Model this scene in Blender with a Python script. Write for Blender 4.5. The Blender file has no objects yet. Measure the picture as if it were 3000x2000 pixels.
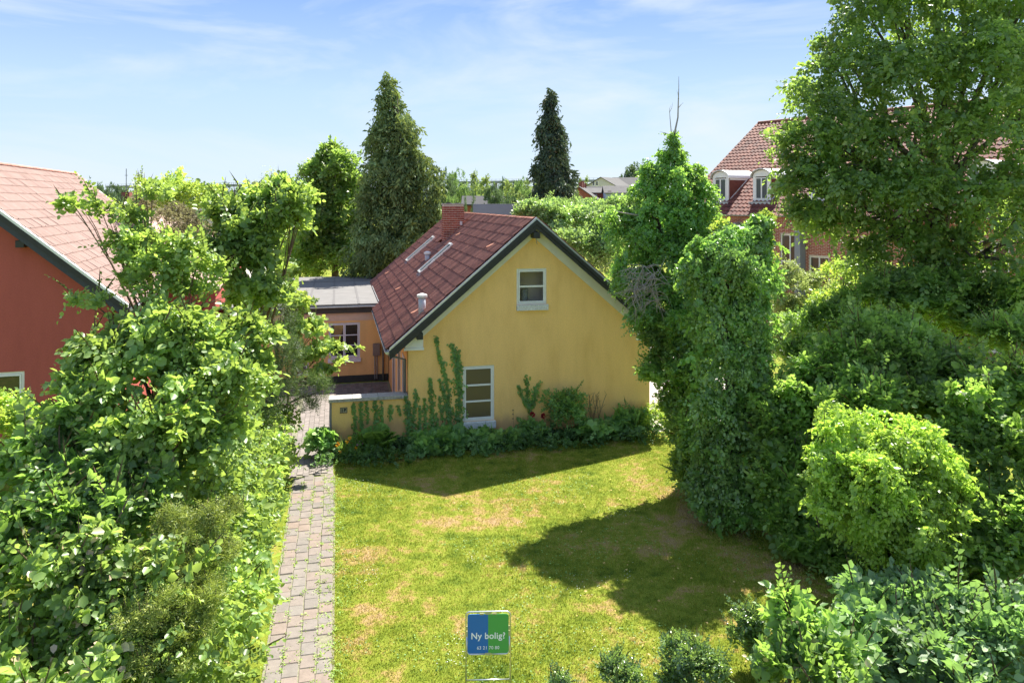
import bpy, math, random
import numpy as np
from mathutils import Vector, Matrix

random.seed(7)
SC = bpy.context.scene
COL = SC.collection
R = math.radians

# ------------------------------------------------------------------ camera
CAM_H = 7.0
cam_data = bpy.data.cameras.new("camera")
cam = bpy.data.objects.new("camera", cam_data)
COL.objects.link(cam)
cam.location = (0, 0, CAM_H)
cam.rotation_euler = (R(90), 0, 0)
cam_data.sensor_width = 36.0
cam_data.lens = 36.0 * 2200 / 3000
cam_data.shift_x = 0.0
cam_data.shift_y = -(1000 - 593) / 3000
cam_data.clip_start = 0.1
cam_data.clip_end = 3000
SC.camera = cam

# ------------------------------------------------------------------ world, sun, exposure
SUN_AZ = math.atan2(2.3, 4.05)          # from +Y towards +X
SUN_EL = R(54.4)
w = bpy.data.worlds.new("World")
SC.world = w
w.use_nodes = True
nt = w.node_tree
nt.nodes.clear()
wo = nt.nodes.new("ShaderNodeOutputWorld")
bg = nt.nodes.new("ShaderNodeBackground")
sky = nt.nodes.new("ShaderNodeTexSky")
sky.sky_type = 'NISHITA'
sky.sun_disc = False
sky.sun_elevation = SUN_EL
sky.sun_rotation = SUN_AZ
sky.altitude = 10
sky.air_density = 1.0
sky.dust_density = 0.4
sky.ozone_density = 2.0
bg.inputs['Strength'].default_value = 0.10
# thin cirrus streaks over the whole dome
tc = nt.nodes.new("ShaderNodeTexCoord")
mp = nt.nodes.new("ShaderNodeMapping")
mp.inputs['Scale'].default_value = (1.6, 1.1, 7.0)
mp.inputs['Rotation'].default_value = (R(14), R(-8), R(25))
nz = nt.nodes.new("ShaderNodeTexNoise")
nz.inputs['Scale'].default_value = 1.5
nz.inputs['Detail'].default_value = 7
nz.inputs['Roughness'].default_value = 0.55
nz.inputs['Distortion'].default_value = 0.7
cr = nt.nodes.new("ShaderNodeValToRGB")
cr.color_ramp.elements[0].position = 0.47
cr.color_ramp.elements[0].color = (0, 0, 0, 1)
cr.color_ramp.elements[1].position = 0.72
cr.color_ramp.elements[1].color = (0.9, 0.9, 0.9, 1)
mx = nt.nodes.new("ShaderNodeMixRGB")
mx.inputs['Color2'].default_value = (2.5, 2.8, 3.1, 1)
nt.links.new(tc.outputs['Generated'], mp.inputs['Vector'])
nt.links.new(mp.outputs['Vector'], nz.inputs['Vector'])
nt.links.new(nz.outputs['Fac'], cr.inputs['Fac'])
nt.links.new(cr.outputs['Color'], mx.inputs['Fac'])
# an even high veil of thin haze mixed over the clear sky, paler towards the horizon
sx_ = nt.nodes.new("ShaderNodeSeparateXYZ"); nt.links.new(tc.outputs['Generated'], sx_.inputs['Vector'])
vr = nt.nodes.new("ShaderNodeValToRGB"); ve = vr.color_ramp.elements
ve[0].position = 0.0; ve[0].color = (0.215, 0.26, 0.31, 1); ve[1].position = 1.0; ve[1].color = (0.150, 0.20, 0.30, 1)
q_ = ve.new(0.14); q_.color = (0.165, 0.225, 0.305, 1)
q_ = ve.new(0.28); q_.color = (0.078, 0.138, 0.29, 1)
nt.links.new(sx_.outputs['Z'], vr.inputs['Fac'])
vm = nt.nodes.new("ShaderNodeVectorMath"); vm.operation = 'SCALE'; vm.inputs['Scale'].default_value = 10.0
nt.links.new(vr.outputs['Color'], vm.inputs[0])
mv = nt.nodes.new("ShaderNodeMixRGB"); mv.inputs['Fac'].default_value = 0.95
nt.links.new(sky.outputs['Color'], mv.inputs['Color1']); nt.links.new(vm.outputs['Vector'], mv.inputs['Color2'])
nt.links.new(mv.outputs['Color'], mx.inputs['Color1'])
nt.links.new(mx.outputs['Color'], bg.inputs['Color'])
nt.links.new(bg.outputs['Background'], wo.inputs['Surface'])

sl = bpy.data.lights.new("sun", 'SUN')
sl.energy = 4.1
sl.angle = R(0.53)
sl.color = (1.0, 0.94, 0.84)
sun = bpy.data.objects.new("sun", sl)
COL.objects.link(sun)
sd = Vector((math.sin(SUN_AZ) * math.cos(SUN_EL), math.cos(SUN_AZ) * math.cos(SUN_EL), math.sin(SUN_EL)))
sun.rotation_euler = sd.to_track_quat('Z', 'Y').to_euler()
sun.location = (10, 20, 30)

SC.view_settings.view_transform = 'Standard'
SC.view_settings.look = 'None'
SC.view_settings.exposure = 1.75
SC.view_settings.gamma = 1.0
SC.view_settings.use_curve_mapping = False
SC.render.engine = 'CYCLES'
SC.cycles.max_bounces = 7
SC.cycles.diffuse_bounces = 3
SC.cycles.transmission_bounces = 5
SC.cycles.transparent_max_bounces = 8
SC.cycles.sample_clamp_indirect = 6.0
SC.cycles.use_denoising = True

# ------------------------------------------------------------------ helpers
def tag(o, label=None, cat=None, group=None, kind=None):
    if label: o['label'] = label
    if cat: o['category'] = cat
    if group: o['group'] = group
    if kind: o['kind'] = kind
    return o

def thing(name, label, cat, loc=(0, 0, 0), rz=0.0, group=None):
    o = bpy.data.objects.new(name, None)
    COL.objects.link(o)
    o.location = loc
    o.rotation_euler = (0, 0, rz)
    o.empty_display_size = 0.2
    return tag(o, label, cat, group)

def link(name, me, parent=None, loc=None):
    o = bpy.data.objects.new(name, me)
    COL.objects.link(o)
    if parent: o.parent = parent
    if loc is not None: o.location = loc
    return o

class MB:
    def __init__(self): self.v = []; self.f = []; self.m = []; self.mi = 0
    def poly(self, pts):
        n = len(self.v)
        self.v += [tuple(p) for p in pts]
        self.f.append(tuple(range(n, n + len(pts)))); self.m.append(self.mi)
    def box(self, x0, x1, y0, y1, z0, z1):
        n = len(self.v)
        self.v += [(x0,y0,z0),(x1,y0,z0),(x1,y1,z0),(x0,y1,z0),(x0,y0,z1),(x1,y0,z1),(x1,y1,z1),(x0,y1,z1)]
        for q in ((0,3,2,1),(4,5,6,7),(0,1,5,4),(1,2,6,5),(2,3,7,6),(3,0,4,7)):
            self.f.append(tuple(n + i for i in q)); self.m.append(self.mi)
    def prism(self, a, b):
        """closed solid between two equal-length rings a and b"""
        n = len(self.v); k = len(a)
        self.v += [tuple(p) for p in a] + [tuple(p) for p in b]
        self.f.append(tuple(n + i for i in range(k))[::-1]); self.m.append(self.mi)
        self.f.append(tuple(n + k + i for i in range(k))); self.m.append(self.mi)
        for i in range(k):
            j = (i + 1) % k
            self.f.append((n + i, n + j, n + k + j, n + k + i)); self.m.append(self.mi)
    def tube(self, pts, rad, seg=6, cap=True):
        pts = [Vector(p) for p in pts]
        if not hasattr(rad, '__len__'): rad = [rad] * len(pts)
        n = len(self.v); up = Vector((0, 0, 1)); prev = None
        for i, p in enumerate(pts):
            a = pts[max(i - 1, 0)]; b = pts[min(i + 1, len(pts) - 1)]
            d = (b - a)
            d = d.normalized() if d.length > 1e-9 else Vector((0, 0, 1))
            ref = prev if prev is not None else (Vector((1, 0, 0)) if abs(d.z) > .8 else up)
            s = (ref - d * ref.dot(d))
            s = s.normalized() if s.length > 1e-6 else d.orthogonal().normalized()
            prev = s
            t = d.cross(s)
            for k in range(seg):
                an = 2 * math.pi * k / seg
                self.v.append(tuple(p + (s * math.cos(an) + t * math.sin(an)) * rad[i]))
        for i in range(len(pts) - 1):
            for k in range(seg):
                a = n + i * seg + k; b = n + i * seg + (k + 1) % seg
                self.f.append((a, b, b + seg, a + seg)); self.m.append(self.mi)
        if cap:
            self.f.append(tuple(n + k for k in range(seg))[::-1]); self.m.append(self.mi)
            e = n + (len(pts) - 1) * seg
            self.f.append(tuple(e + k for k in range(seg))); self.m.append(self.mi)
    def mesh(self, name, mats, smooth=False):
        me = bpy.data.meshes.new(name)
        me.from_pydata(self.v, [], self.f)
        if not isinstance(mats, (list, tuple)): mats = [mats]
        for m in mats: me.materials.append(m)
        if len(mats) > 1: me.polygons.foreach_set('material_index', self.m)
        if smooth: me.polygons.foreach_set('use_smooth', [True] * len(self.f))
        me.update()
        return me
    def build(self, name, mats, parent=None, smooth=False, bevel=0, loc=None):
        o = link(name, self.mesh(name, mats, smooth), parent, loc)
        if bevel:
            b = o.modifiers.new('bevel', 'BEVEL'); b.width = bevel; b.segments = 2; b.limit_method = 'ANGLE'
        return o

def box_obj(name, mat, parent, *a, bevel=0):
    m = MB(); m.box(*a)
    return m.build(name, mat, parent, bevel=bevel)

# pixel of the 2352 px wide view + distance along Y -> world
FD = 2200 / 1.27551
def P(px, py, D):
    return Vector(((px - 1176) / FD * D, D, CAM_H - (py - 464.9) / FD * D))

# ------------------------------------------------------------------ materials
def new_mat(name):
    m = bpy.data.materials.new(name); m.use_nodes = True
    t = m.node_tree
    return m, t, t.nodes['Principled BSDF'], t.nodes, t.links

def ramp(N, cols, pos=None):
    r = N.new("ShaderNodeValToRGB"); e = r.color_ramp.elements
    n = len(cols)
    for i, c in enumerate(cols):
        p = pos[i] if pos else i / (n - 1)
        if i < 2: el = e[i]; el.position = p
        else: el = e.new(p)
        el.color = (*c, 1)
    return r

def mat_plain(name, col, rough=.6, metal=0, spec=.5, bump=0, bscale=40, var=0, vscale=3, coords='Object'):
    m, t, b, N, L = new_mat(name)
    b.inputs['Roughness'].default_value = rough
    b.inputs['Metallic'].default_value = metal
    b.inputs['Specular IOR Level'].default_value = spec
    b.inputs['Base Color'].default_value = (*col, 1)
    tc = N.new("ShaderNodeTexCoord")
    if var:
        n = N.new("ShaderNodeTexNoise"); n.inputs['Scale'].default_value = vscale; n.inputs['Detail'].default_value = 8
        n.inputs['Roughness'].default_value = .65
        L.new(tc.outputs[coords], n.inputs['Vector'])
        r = ramp(N, [tuple(c * (1 - var) for c in col), col, tuple(min(1, c * (1 + var)) for c in col)], [.3, .5, .7])
        L.new(n.outputs['Fac'], r.inputs['Fac']); L.new(r.outputs['Color'], b.inputs['Base Color'])
    if bump:
        n2 = N.new("ShaderNodeTexNoise"); n2.inputs['Scale'].default_value = bscale; n2.inputs['Detail'].default_value = 5
        L.new(tc.outputs[coords], n2.inputs['Vector'])
        bp = N.new("ShaderNodeBump"); bp.inputs['Strength'].default_value = bump; bp.inputs['Distance'].default_value = .02
        L.new(n2.outputs['Fac'], bp.inputs['Height']); L.new(bp.outputs['Normal'], b.inputs['Normal'])
    return m

def mat_pieces(name, cols, rough=.7, spec=.4, bump=.3, bscale=60, grain=.15, island=False, moss=None):
    """colour picked per object (or per island) from a ramp, plus grain"""
    m, t, b, N, L = new_mat(name)
    b.inputs['Roughness'].default_value = rough
    b.inputs['Specular IOR Level'].default_value = spec
    if island:
        src = N.new("ShaderNodeNewGeometry").outputs['Random Per Island']
    else:
        src = N.new("ShaderNodeObjectInfo").outputs['Random']
    r = ramp(N, cols); L.new(src, r.inputs['Fac'])
    geo = N.new("ShaderNodeNewGeometry")
    n = N.new("ShaderNodeTexNoise"); n.inputs['Scale'].default_value = 6; n.inputs['Detail'].default_value = 9; n.inputs['Roughness'].default_value = .7
    L.new(geo.outputs['Position'], n.inputs['Vector'])
    mr = N.new("ShaderNodeMapRange"); mr.inputs['From Min'].default_value = .3; mr.inputs['From Max'].default_value = .7
    mr.inputs['To Min'].default_value = 1 - grain; mr.inputs['To Max'].default_value = 1 + grain
    L.new(n.outputs['Fac'], mr.inputs['Value'])
    mu = N.new("ShaderNodeMixRGB"); mu.blend_type = 'MULTIPLY'; mu.inputs['Fac'].default_value = 1
    L.new(r.outputs['Color'], mu.inputs['Color1']); L.new(mr.outputs['Result'], mu.inputs['Color2'])
    out = mu.outputs['Color']
    if moss:
        n3 = N.new("ShaderNodeTexNoise"); n3.inputs['Scale'].default_value = moss[1]; n3.inputs['Detail'].default_value = 8
        n3.inputs['Roughness'].default_value = .75
        L.new(geo.outputs['Position'], n3.inputs['Vector'])
        r3 = ramp(N, [(0,0,0),(1,1,1)], [moss[2], moss[2] + .12]); L.new(n3.outputs['Fac'], r3.inputs['Fac'])
        mm = N.new("ShaderNodeMixRGB"); L.new(r3.outputs['Color'], mm.inputs['Fac'])
        L.new(out, mm.inputs['Color1']); mm.inputs['Color2'].default_value = (*moss[0], 1)
        out = mm.outputs['Color']
    L.new(out, b.inputs['Base Color'])
    n2 = N.new("ShaderNodeTexNoise"); n2.inputs['Scale'].default_value = bscale; n2.inputs['Detail'].default_value = 4
    L.new(geo.outputs['Position'], n2.inputs['Vector'])
    bp = N.new("ShaderNodeBump"); bp.inputs['Strength'].default_value = bump; bp.inputs['Distance'].default_value = .01
    L.new(n2.outputs['Fac'], bp.inputs['Height']); L.new(bp.outputs['Normal'], b.inputs['Normal'])
    return m

def mat_stucco(name, base, dark, streak=.25, stain=None):
    m, t, b, N, L = new_mat(name)
    b.inputs['Roughness'].default_value = .9
    b.inputs['Specular IOR Level'].default_value = .2
    tc = N.new("ShaderNodeTexCoord")
    n = N.new("ShaderNodeTexNoise"); n.inputs['Scale'].default_value = 1.1; n.inputs['Detail'].default_value = 9; n.inputs['Roughness'].default_value = .62
    mp = N.new("ShaderNodeMapping"); mp.inputs['Scale'].default_value = (1.6, 1.6, .45)
    L.new(tc.outputs['Object'], mp.inputs['Vector']); L.new(mp.outputs['Vector'], n.inputs['Vector'])
    r = ramp(N, [dark, base, tuple(min(1, c * 1.08) for c in base)], [.28, .5, .75])
    L.new(n.outputs['Fac'], r.inputs['Fac'])
    g = N.new("ShaderNodeTexNoise"); g.inputs['Scale'].default_value = 28; g.inputs['Detail'].default_value = 6; g.inputs['Roughness'].default_value = .8
    L.new(tc.outputs['Object'], g.inputs['Vector'])
    mr = N.new("ShaderNodeMapRange"); mr.inputs['From Min'].default_value = .3; mr.inputs['From Max'].default_value = .7
    mr.inputs['To Min'].default_value = .86; mr.inputs['To Max'].default_value = 1.12
    L.new(g.outputs['Fac'], mr.inputs['Value'])
    mu = N.new("ShaderNodeMixRGB"); mu.blend_type = 'MULTIPLY'; mu.inputs['Fac'].default_value = 1
    L.new(r.outputs['Color'], mu.inputs['Color1']); L.new(mr.outputs['Result'], mu.inputs['Color2'])
    out = mu.outputs['Color']
    if stain:
        # splash-back dirt in the first half metre above the ground, a real stain with a ragged edge
        sp = N.new("ShaderNodeSeparateXYZ"); L.new(tc.outputs['Object'], sp.inputs['Vector'])
        ad = N.new("ShaderNodeMath"); ad.operation = 'MULTIPLY_ADD'; ad.inputs[1].default_value = -1.2
        L.new(n.outputs['Fac'], ad.inputs[0]); L.new(sp.outputs['Z'], ad.inputs[2])
        r2 = ramp(N, [(1,1,1),(0,0,0)], [0.0, .25]); L.new(ad.outputs['Value'], r2.inputs['Fac'])
        m2 = N.new("ShaderNodeMixRGB"); L.new(r2.outputs['Color'], m2.inputs['Fac'])
        L.new(out, m2.inputs['Color1']); m2.inputs['Color2'].default_value = (*stain, 1)
        out = m2.outputs['Color']
    L.new(out, b.inputs['Base Color'])
    bp = N.new("ShaderNodeBump"); bp.inputs['Strength'].default_value = .5; bp.inputs['Distance'].default_value = .012
    L.new(g.outputs['Fac'], bp.inputs['Height']); L.new(bp.outputs['Normal'], b.inputs['Normal'])
    return m

def mat_leaf(name, cols, trans, tfac=.32, rough=.42, spec=.5, pos=None):
    n_ = len(cols)
    def tone(q, g, ds):
        l = .3 * q[0] + .6 * q[1] + .1 * q[2]
        return tuple(min(.8, (c * (1 - ds) + l * ds) * g) for c in q)
    cols = [tone(q, (1.5 + .75 * i / (n_ - 1)), .13) for i, q in enumerate(cols)]
    trans = tone(trans, 1.55 if trans[1] < .49 else 1.15, .06); tfac = min(.50, tfac + .13)
    m, t, b, N, L = new_mat(name)
    b.inputs['Roughness'].default_value = rough
    b.inputs['Specular IOR Level'].default_value = spec
    geo = N.new("ShaderNodeNewGeometry")
    r = ramp(N, cols, pos); L.new(geo.outputs['Random Per Island'], r.inputs['Fac'])
    n = N.new("ShaderNodeTexNoise"); n.inputs['Scale'].default_value = .9; n.inputs['Detail'].default_value = 3
    L.new(geo.outputs['Position'], n.inputs['Vector'])
    mr = N.new("ShaderNodeMapRange"); mr.inputs['From Min'].default_value = .3; mr.inputs['From Max'].default_value = .7
    mr.inputs['To Min'].default_value = .72; mr.inputs['To Max'].default_value = 1.25
    L.new(n.outputs['Fac'], mr.inputs['Value'])
    mu = N.new("ShaderNodeMixRGB"); mu.blend_type = 'MULTIPLY'; mu.inputs['Fac'].default_value = 1
    L.new(r.outputs['Color'], mu.inputs['Color1']); L.new(mr.outputs['Result'], mu.inputs['Color2'])
    L.new(mu.outputs['Color'], b.inputs['Base Color'])
    tr = N.new("ShaderNodeBsdfTranslucent")
    mu2 = N.new("ShaderNodeMixRGB"); mu2.blend_type = 'MULTIPLY'; mu2.inputs['Fac'].default_value = 1
    L.new(mr.outputs['Result'], mu2.inputs['Color1']); mu2.inputs['Color2'].default_value = (*trans, 1)
    L.new(mu2.outputs['Color'], tr.inputs['Color'])
    ms = N.new("ShaderNodeMixShader"); ms.inputs['Fac'].default_value = tfac
    L.new(b.outputs['BSDF'], ms.inputs[1]); L.new(tr.outputs['BSDF'], ms.inputs[2])
    L.new(ms.outputs['Shader'], N['Material Output'].inputs['Surface'])
    return m

def mat_glass(name, tint=(.02, .02, .02), rough=.02, clear=0.0):
    m, t, b, N, L = new_mat(name)
    b.inputs['Base Color'].default_value = (*tint, 1)
    b.inputs['Roughness'].default_value = rough
    b.inputs['Specular IOR Level'].default_value = .8
    if clear:
        tr = N.new("ShaderNodeBsdfTransparent"); ms = N.new("ShaderNodeMixShader"); ms.inputs['Fac'].default_value = clear
        L.new(b.outputs['BSDF'], ms.inputs[1]); L.new(tr.outputs['BSDF'], ms.inputs[2])
        L.new(ms.outputs['Shader'], N['Material Output'].inputs['Surface'])
    return m

YELLOW = mat_stucco("yellow_render", (.90, .58, .215), (.80, .495, .17), stain=(.66, .40, .17))
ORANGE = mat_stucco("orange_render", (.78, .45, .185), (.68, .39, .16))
REDR = mat_stucco("red_render", (.42, .105, .085), (.37, .092, .075))
WHITE = mat_plain("white_paint", (.78, .78, .74), .5, var=.06, vscale=6)
CREAM = mat_plain("cream_paint", (.74, .72, .62), .6, var=.06, vscale=4)
LILAC = mat_plain("lilac_paint", (.66, .60, .62), .5)
BLACKW = mat_plain("tarred_wood", (.022, .024, .024), .55, bump=.5, bscale=30, var=.35, vscale=9)
ZINC = mat_plain("zinc", (.52, .54, .57), .4, metal=.75, bump=.1, var=.1)
ZINCD = mat_plain("grey_metal", (.25, .26, .27), .5, metal=.4, var=.15)
STEEL = mat_plain("galvanised_steel", (.62, .63, .64), .32, metal=.9)
CONC = mat_plain("rough_concrete", (.36, .34, .31), .9, bump=1, bscale=18, var=.35, vscale=14)
SILLM = mat_plain("painted_sill", (.62, .62, .60), .85, bump=.8, bscale=25, var=.22, vscale=22)
FELT = mat_plain("roofing_felt", (.150, .145, .14), .85, bump=.3, bscale=50, var=.14, vscale=1.6)
FELTD = mat_plain("roofing_felt_strip", (.115, .11, .108), .85)
TILEY = mat_pieces("brown_red_tile", [(.15, .058, .042), (.20, .078, .054), (.26, .11, .076), (.17, .066, .048)], .5, .35, .4, 50, .30, moss=((.10, .085, .05), 2.2, .60))
TILEYI = mat_pieces("brown_red_tile_run", [(.15, .058, .042), (.20, .078, .054), (.26, .11, .076), (.17, .066, .048)], .5, .35, .4, 50, .30, island=True, moss=((.10, .085, .05), 2.2, .60))
RIDGEM = mat_pieces("ridge_tile_red", [(.20, .07, .045), (.28, .11, .07), (.34, .16, .11)], .7, .3, .5, 40, .3, moss=((.14, .13, .04), 4, .56))
TILER = mat_pieces("salmon_tile", [(.375, .262, .222), (.39, .275, .235), (.41, .29, .25)], .8, .15, .2, 60, .10)
TILERI = mat_pieces("salmon_tile_run", [(.375, .262, .222), (.39, .275, .235), (.41, .29, .25)], .8, .15, .2, 60, .10, island=True)
TILEB = mat_pieces("old_red_tile_run", [(.10, .030, .022), (.155, .046, .032), (.21, .07, .045), (.13, .04, .028)], .7, .3, .4, 30, .3, island=True, moss=((.10, .09, .07), 1.5, .58))
BRICK = mat_pieces("chimney_brick_red", [(.20, .045, .03), (.30, .07, .045), (.36, .10, .06), (.24, .055, .035)], .85, .25, .6, 50, .3)
MORTAR = mat_plain("mortar", (.62, .54, .46), .95, bump=.6, var=.2, vscale=20)
BRICKI = mat_pieces("facade_brick_run", [(.30, .085, .05), (.38, .12, .07), (.44, .16, .095)], .9, .2, .4, 40, .2, island=True)
GLASSD = mat_glass("dark_glass", (.018, .020, .022), .03)
GLASSB = mat_glass("frosted_brown_glass", (.11, .085, .045), .3)
GLASSC = mat_glass("clear_glass", (.03, .035, .04), .02, clear=.85)
GLASSO = mat_glass('olive_glass', (.075, .075, .05), .08)
GLASSP = mat_glass("pale_glass", (.10, .11, .12), .06)
BARK = mat_plain("bark", (.11, .09, .07), .9, bump=1, bscale=14, var=.35, vscale=9)
BARKG = mat_plain("grey_dead_twig", (.30, .26, .23), .9, var=.25, vscale=9)
TWIG = mat_plain("brown_twig", (.13, .085, .05), .8)

LF_HAZEL = mat_leaf("hazel_leaf", [(.055, .115, .020), (.085, .165, .030), (.12, .205, .040), (.17, .23, .055)], (.36, .50, .06), .36, .40, .55)
LF_ELM = mat_leaf("elm_leaf", [(.055, .115, .03), (.08, .145, .04), (.12, .19, .05), (.30, .22, .12)], (.28, .46, .05), .34, .42, .55, [0, .4, .93, .99])
LF_FRESH = mat_leaf("fresh_leaf", [(.09, .18, .02), (.13, .24, .03), (.19, .29, .04)], (.50, .64, .06), .42, .42, .5)
LF_YEW = mat_leaf("yew_needle", [(.045, .085, .018), (.075, .12, .02), (.16, .20, .03), (.26, .28, .04)], (.22, .28, .03), .25, .5, .4)
LF_YEWD = mat_leaf("dark_yew_needle", [(.020, .045, .014), (.03, .06, .016), (.06, .095, .02)], (.10, .16, .03), .2, .5, .4)
LF_LIND = mat_leaf("linden_leaf", [(.048, .095, .022), (.068, .13, .027), (.10, .165, .034), (.18, .22, .06)], (.34, .52, .06), .36, .40, .55, [0, .45, .88, .97])
LF_IVY = mat_leaf("ivy_leaf", [(.045, .11, .020), (.065, .145, .026), (.09, .185, .03)], (.28, .48, .05), .30, .34, .6)
LF_IVYD = mat_leaf("dark_ivy_leaf", [(.068, .125, .028), (.098, .165, .034), (.14, .22, .042)], (.20, .38, .05), .26, .32, .65)
LF_HORN = mat_leaf("hornbeam_leaf", [(.058, .108, .022), (.082, .145, .028), (.125, .20, .036), (.20, .25, .05)], (.28, .46, .05), .34, .45, .45, [0, .4, .9, .98])
LF_MOUND = mat_leaf("bright_ivy_leaf", [(.12, .20, .018), (.17, .26, .024), (.24, .33, .035)], (.44, .66, .05), .38, .36, .6)
LF_DKELM = mat_leaf("blue_green_leaf", [(.065, .12, .05), (.09, .155, .062), (.15, .22, .085)], (.20, .36, .06), .28, .5, .45)
LF_BOX = mat_leaf("small_glossy_leaf", [(.05, .095, .03), (.07, .13, .04), (.11, .17, .05)], (.24, .38, .05), .2, .25, .9)
LF_LILAC = mat_leaf("pale_leaf", [(.075, .13, .040), (.10, .17, .05), (.14, .22, .07)], (.28, .42, .08), .28, .36, .7)
LF_WILLOW = mat_leaf("silvery_leaf", [(.12, .16, .06), (.17, .21, .08), (.22, .26, .10)], (.34, .42, .10), .3, .5, .5)
LF_THUJA = mat_leaf("cypress_spray", [(.055, .095, .028), (.085, .135, .038), (.13, .19, .055)], (.14, .18, .03), .2, .6, .3)
LF_SPRUCE = mat_leaf("spruce_spray", [(.032, .052, .030), (.044, .07, .038), (.065, .095, .048), (.11, .09, .055)], (.06, .09, .04), .12, .6, .3, [0, .45, .9, .98])
LF_FAR = mat_leaf("far_tree_leaf", [(.045, .085, .025), (.065, .115, .032), (.09, .145, .04)], (.16, .26, .05), .25, .5, .4)
LF_FARD = mat_leaf("far_dark_leaf", [(.028, .055, .024), (.04, .072, .028), (.06, .09, .035)], (.10, .16, .05), .2, .5, .4)
LF_FARY = mat_leaf("far_pale_leaf", [(.09, .13, .03), (.12, .165, .04), (.16, .20, .055)], (.26, .34, .06), .25, .5, .4)
LF_BED = mat_leaf("bed_leaf", [(.065, .14, .036), (.09, .185, .045), (.13, .23, .05)], (.24, .42, .06), .28, .5, .4)
LF_FERN = mat_leaf("fern_leaf", [(.07, .15, .025), (.10, .20, .03), (.13, .24, .04)], (.32, .5, .06), .35, .5, .4)
LF_BROWN = mat_leaf("bronze_leaf", [(.10, .07, .04), (.13, .10, .05), (.12, .13, .05)], (.2, .2, .08), .2, .6, .3)

# ------------------------------------------------------------------ foliage engine (numpy)
T_KITE = (np.array([(0,0,0),(.48,.34,.09),(1,0,-.05),(.48,-.34,.09)]), [(0,1,2),(0,2,3)])
T_OVAL = (np.array([(0,0,0),(.28,.36,.08),(.72,.30,.05),(1,0,-.12),(.72,-.30,.05),(.28,-.36,.08)]), [(0,1,2,3),(0,3,4,5)])
T_ELM = (np.array([(0,0,0),(.22,.30,.07),(.6,.36,.06),(1.05,0,-.14),(.6,-.36,.06),(.22,-.30,.07)]), [(0,1,2,3),(0,3,4,5)])
T_LOBE = (np.array([(0,0,0),(-.12,.34,.03),(.28,.56,.05),(.40,.26,.03),(.72,.36,.03),(1.02,0,-.08),
                    (.72,-.36,.03),(.40,-.26,.03),(.28,-.56,.05),(-.12,-.34,.03)]),
          [(0,1,2,3),(0,3,4,5),(0,5,6,7),(0,7,8,9)])
T_TWIG = (np.array([(0,0,0),(.5,.007,.02),(1,0,-.06),(.5,-.007,.02)]), [(0,1,2),(0,2,3)])
T_NEED = (np.array([(0,0,0),(.4,.13,.03),(1,0,-.08),(.4,-.13,.03)]), [(0,1,2),(0,2,3)])
T_SPRAY = (np.array([(0,0,0),(.35,.20,.03),(1,.05,-.16),(.55,-.18,.03)]), [(0,1,2),(0,2,3)])

def nrm(a):
    return a / np.maximum(np.linalg.norm(a, axis=-1, keepdims=True), 1e-9)

def noise3(p, s, ph):
    x, y, z = p[:, 0] * s, p[:, 1] * s, p[:, 2] * s
    return (np.sin(x * 1.0 + 1.7 * np.sin(y * .9 + ph) + ph) + np.sin(y * 1.1 + 1.5 * np.sin(z * 1.2 + 2 * ph)) +
            np.sin(z * 1.3 + 1.6 * np.sin(x * .8 + 3 * ph))) / 3

def leaves_obj(name, pos, tip, nor, size, tmpl, mat, parent=None, origin=(0, 0, 0)):
    T, F = tmpl
    n = len(pos)
    tip = nrm(tip); nor = nrm(nor - tip * (nor * tip).sum(1, keepdims=True))
    side = np.cross(nor, tip)
    size = np.broadcast_to(np.asarray(size, float), (n,))[:, None, None]
    V = pos[:, None, :] + size * (T[None, :, 0:1] * tip[:, None] + T[None, :, 1:2] * side[:, None] + T[None, :, 2:3] * nor[:, None])
    V = (V - np.array(origin)).reshape(-1, 3)
    k = len(T)
    fl = np.array([i for f in F for i in f]); fn = np.array([len(f) for f in F])
    me = bpy.data.meshes.new(name)
    me.vertices.add(n * k); me.vertices.foreach_set('co', V.astype(np.float32).ravel())
    loops = (fl[None, :] + (np.arange(n) * k)[:, None]).ravel()
    me.loops.add(len(loops)); me.loops.foreach_set('vertex_index', loops.astype(np.int32))
    tot = np.tile(fn, n); st = np.concatenate([[0], np.cumsum(tot)[:-1]])
    me.polygons.add(len(tot)); me.polygons.foreach_set('loop_start', st.astype(np.int32))
    me.polygons.foreach_set('loop_total', tot.astype(np.int32))
    me.materials.append(mat)
    me.update(calc_edges=True)
    return link(name, me, parent)

def shoots(rng, o, d, n0, L, k, size, droop=.25, ang=.85, jit=.35, base=0.0, leafdroop=.15):
    """k leaves on both sides of each shoot"""
    S = len(o)
    d = nrm(d); n0 = nrm(n0 - d * (n0 * d).sum(1, keepdims=True)); s = np.cross(d, n0)
    L = np.broadcast_to(np.asarray(L, float), (S,))
    t = ((np.arange(k) + .5) / k)[None, :, None]
    t = base + (1 - base) * t
    Lb = L[:, None, None]
    pos = o[:, None] + d[:, None] * Lb * t + np.array([0, 0, -1.]) * Lb * droop * t * t
    sg = np.where(np.arange(k) % 2 == 0, 1., -1.)[None, :, None]
    tip = d[:, None] * .6 + s[:, None] * sg * ang + np.array([0, 0, -1.]) * (leafdroop + droop * t * .6)
    tip[:, -1] = d - np.array([0, 0, 1.]) * droop * .8
    tip = tip + rng.normal(0, jit * .6, tip.shape)
    nor = n0[:, None] + rng.normal(0, jit, (S, k, 3))
    sz = size * np.clip(rng.normal(.95, .28, (S, 1)), .45, 1.5) * rng.uniform(.6, 1.25, (S, k)) * (1 - .25 * t[..., 0])
    return pos.reshape(-1, 3), tip.reshape(-1, 3), nor.reshape(-1, 3), sz.ravel()

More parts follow.
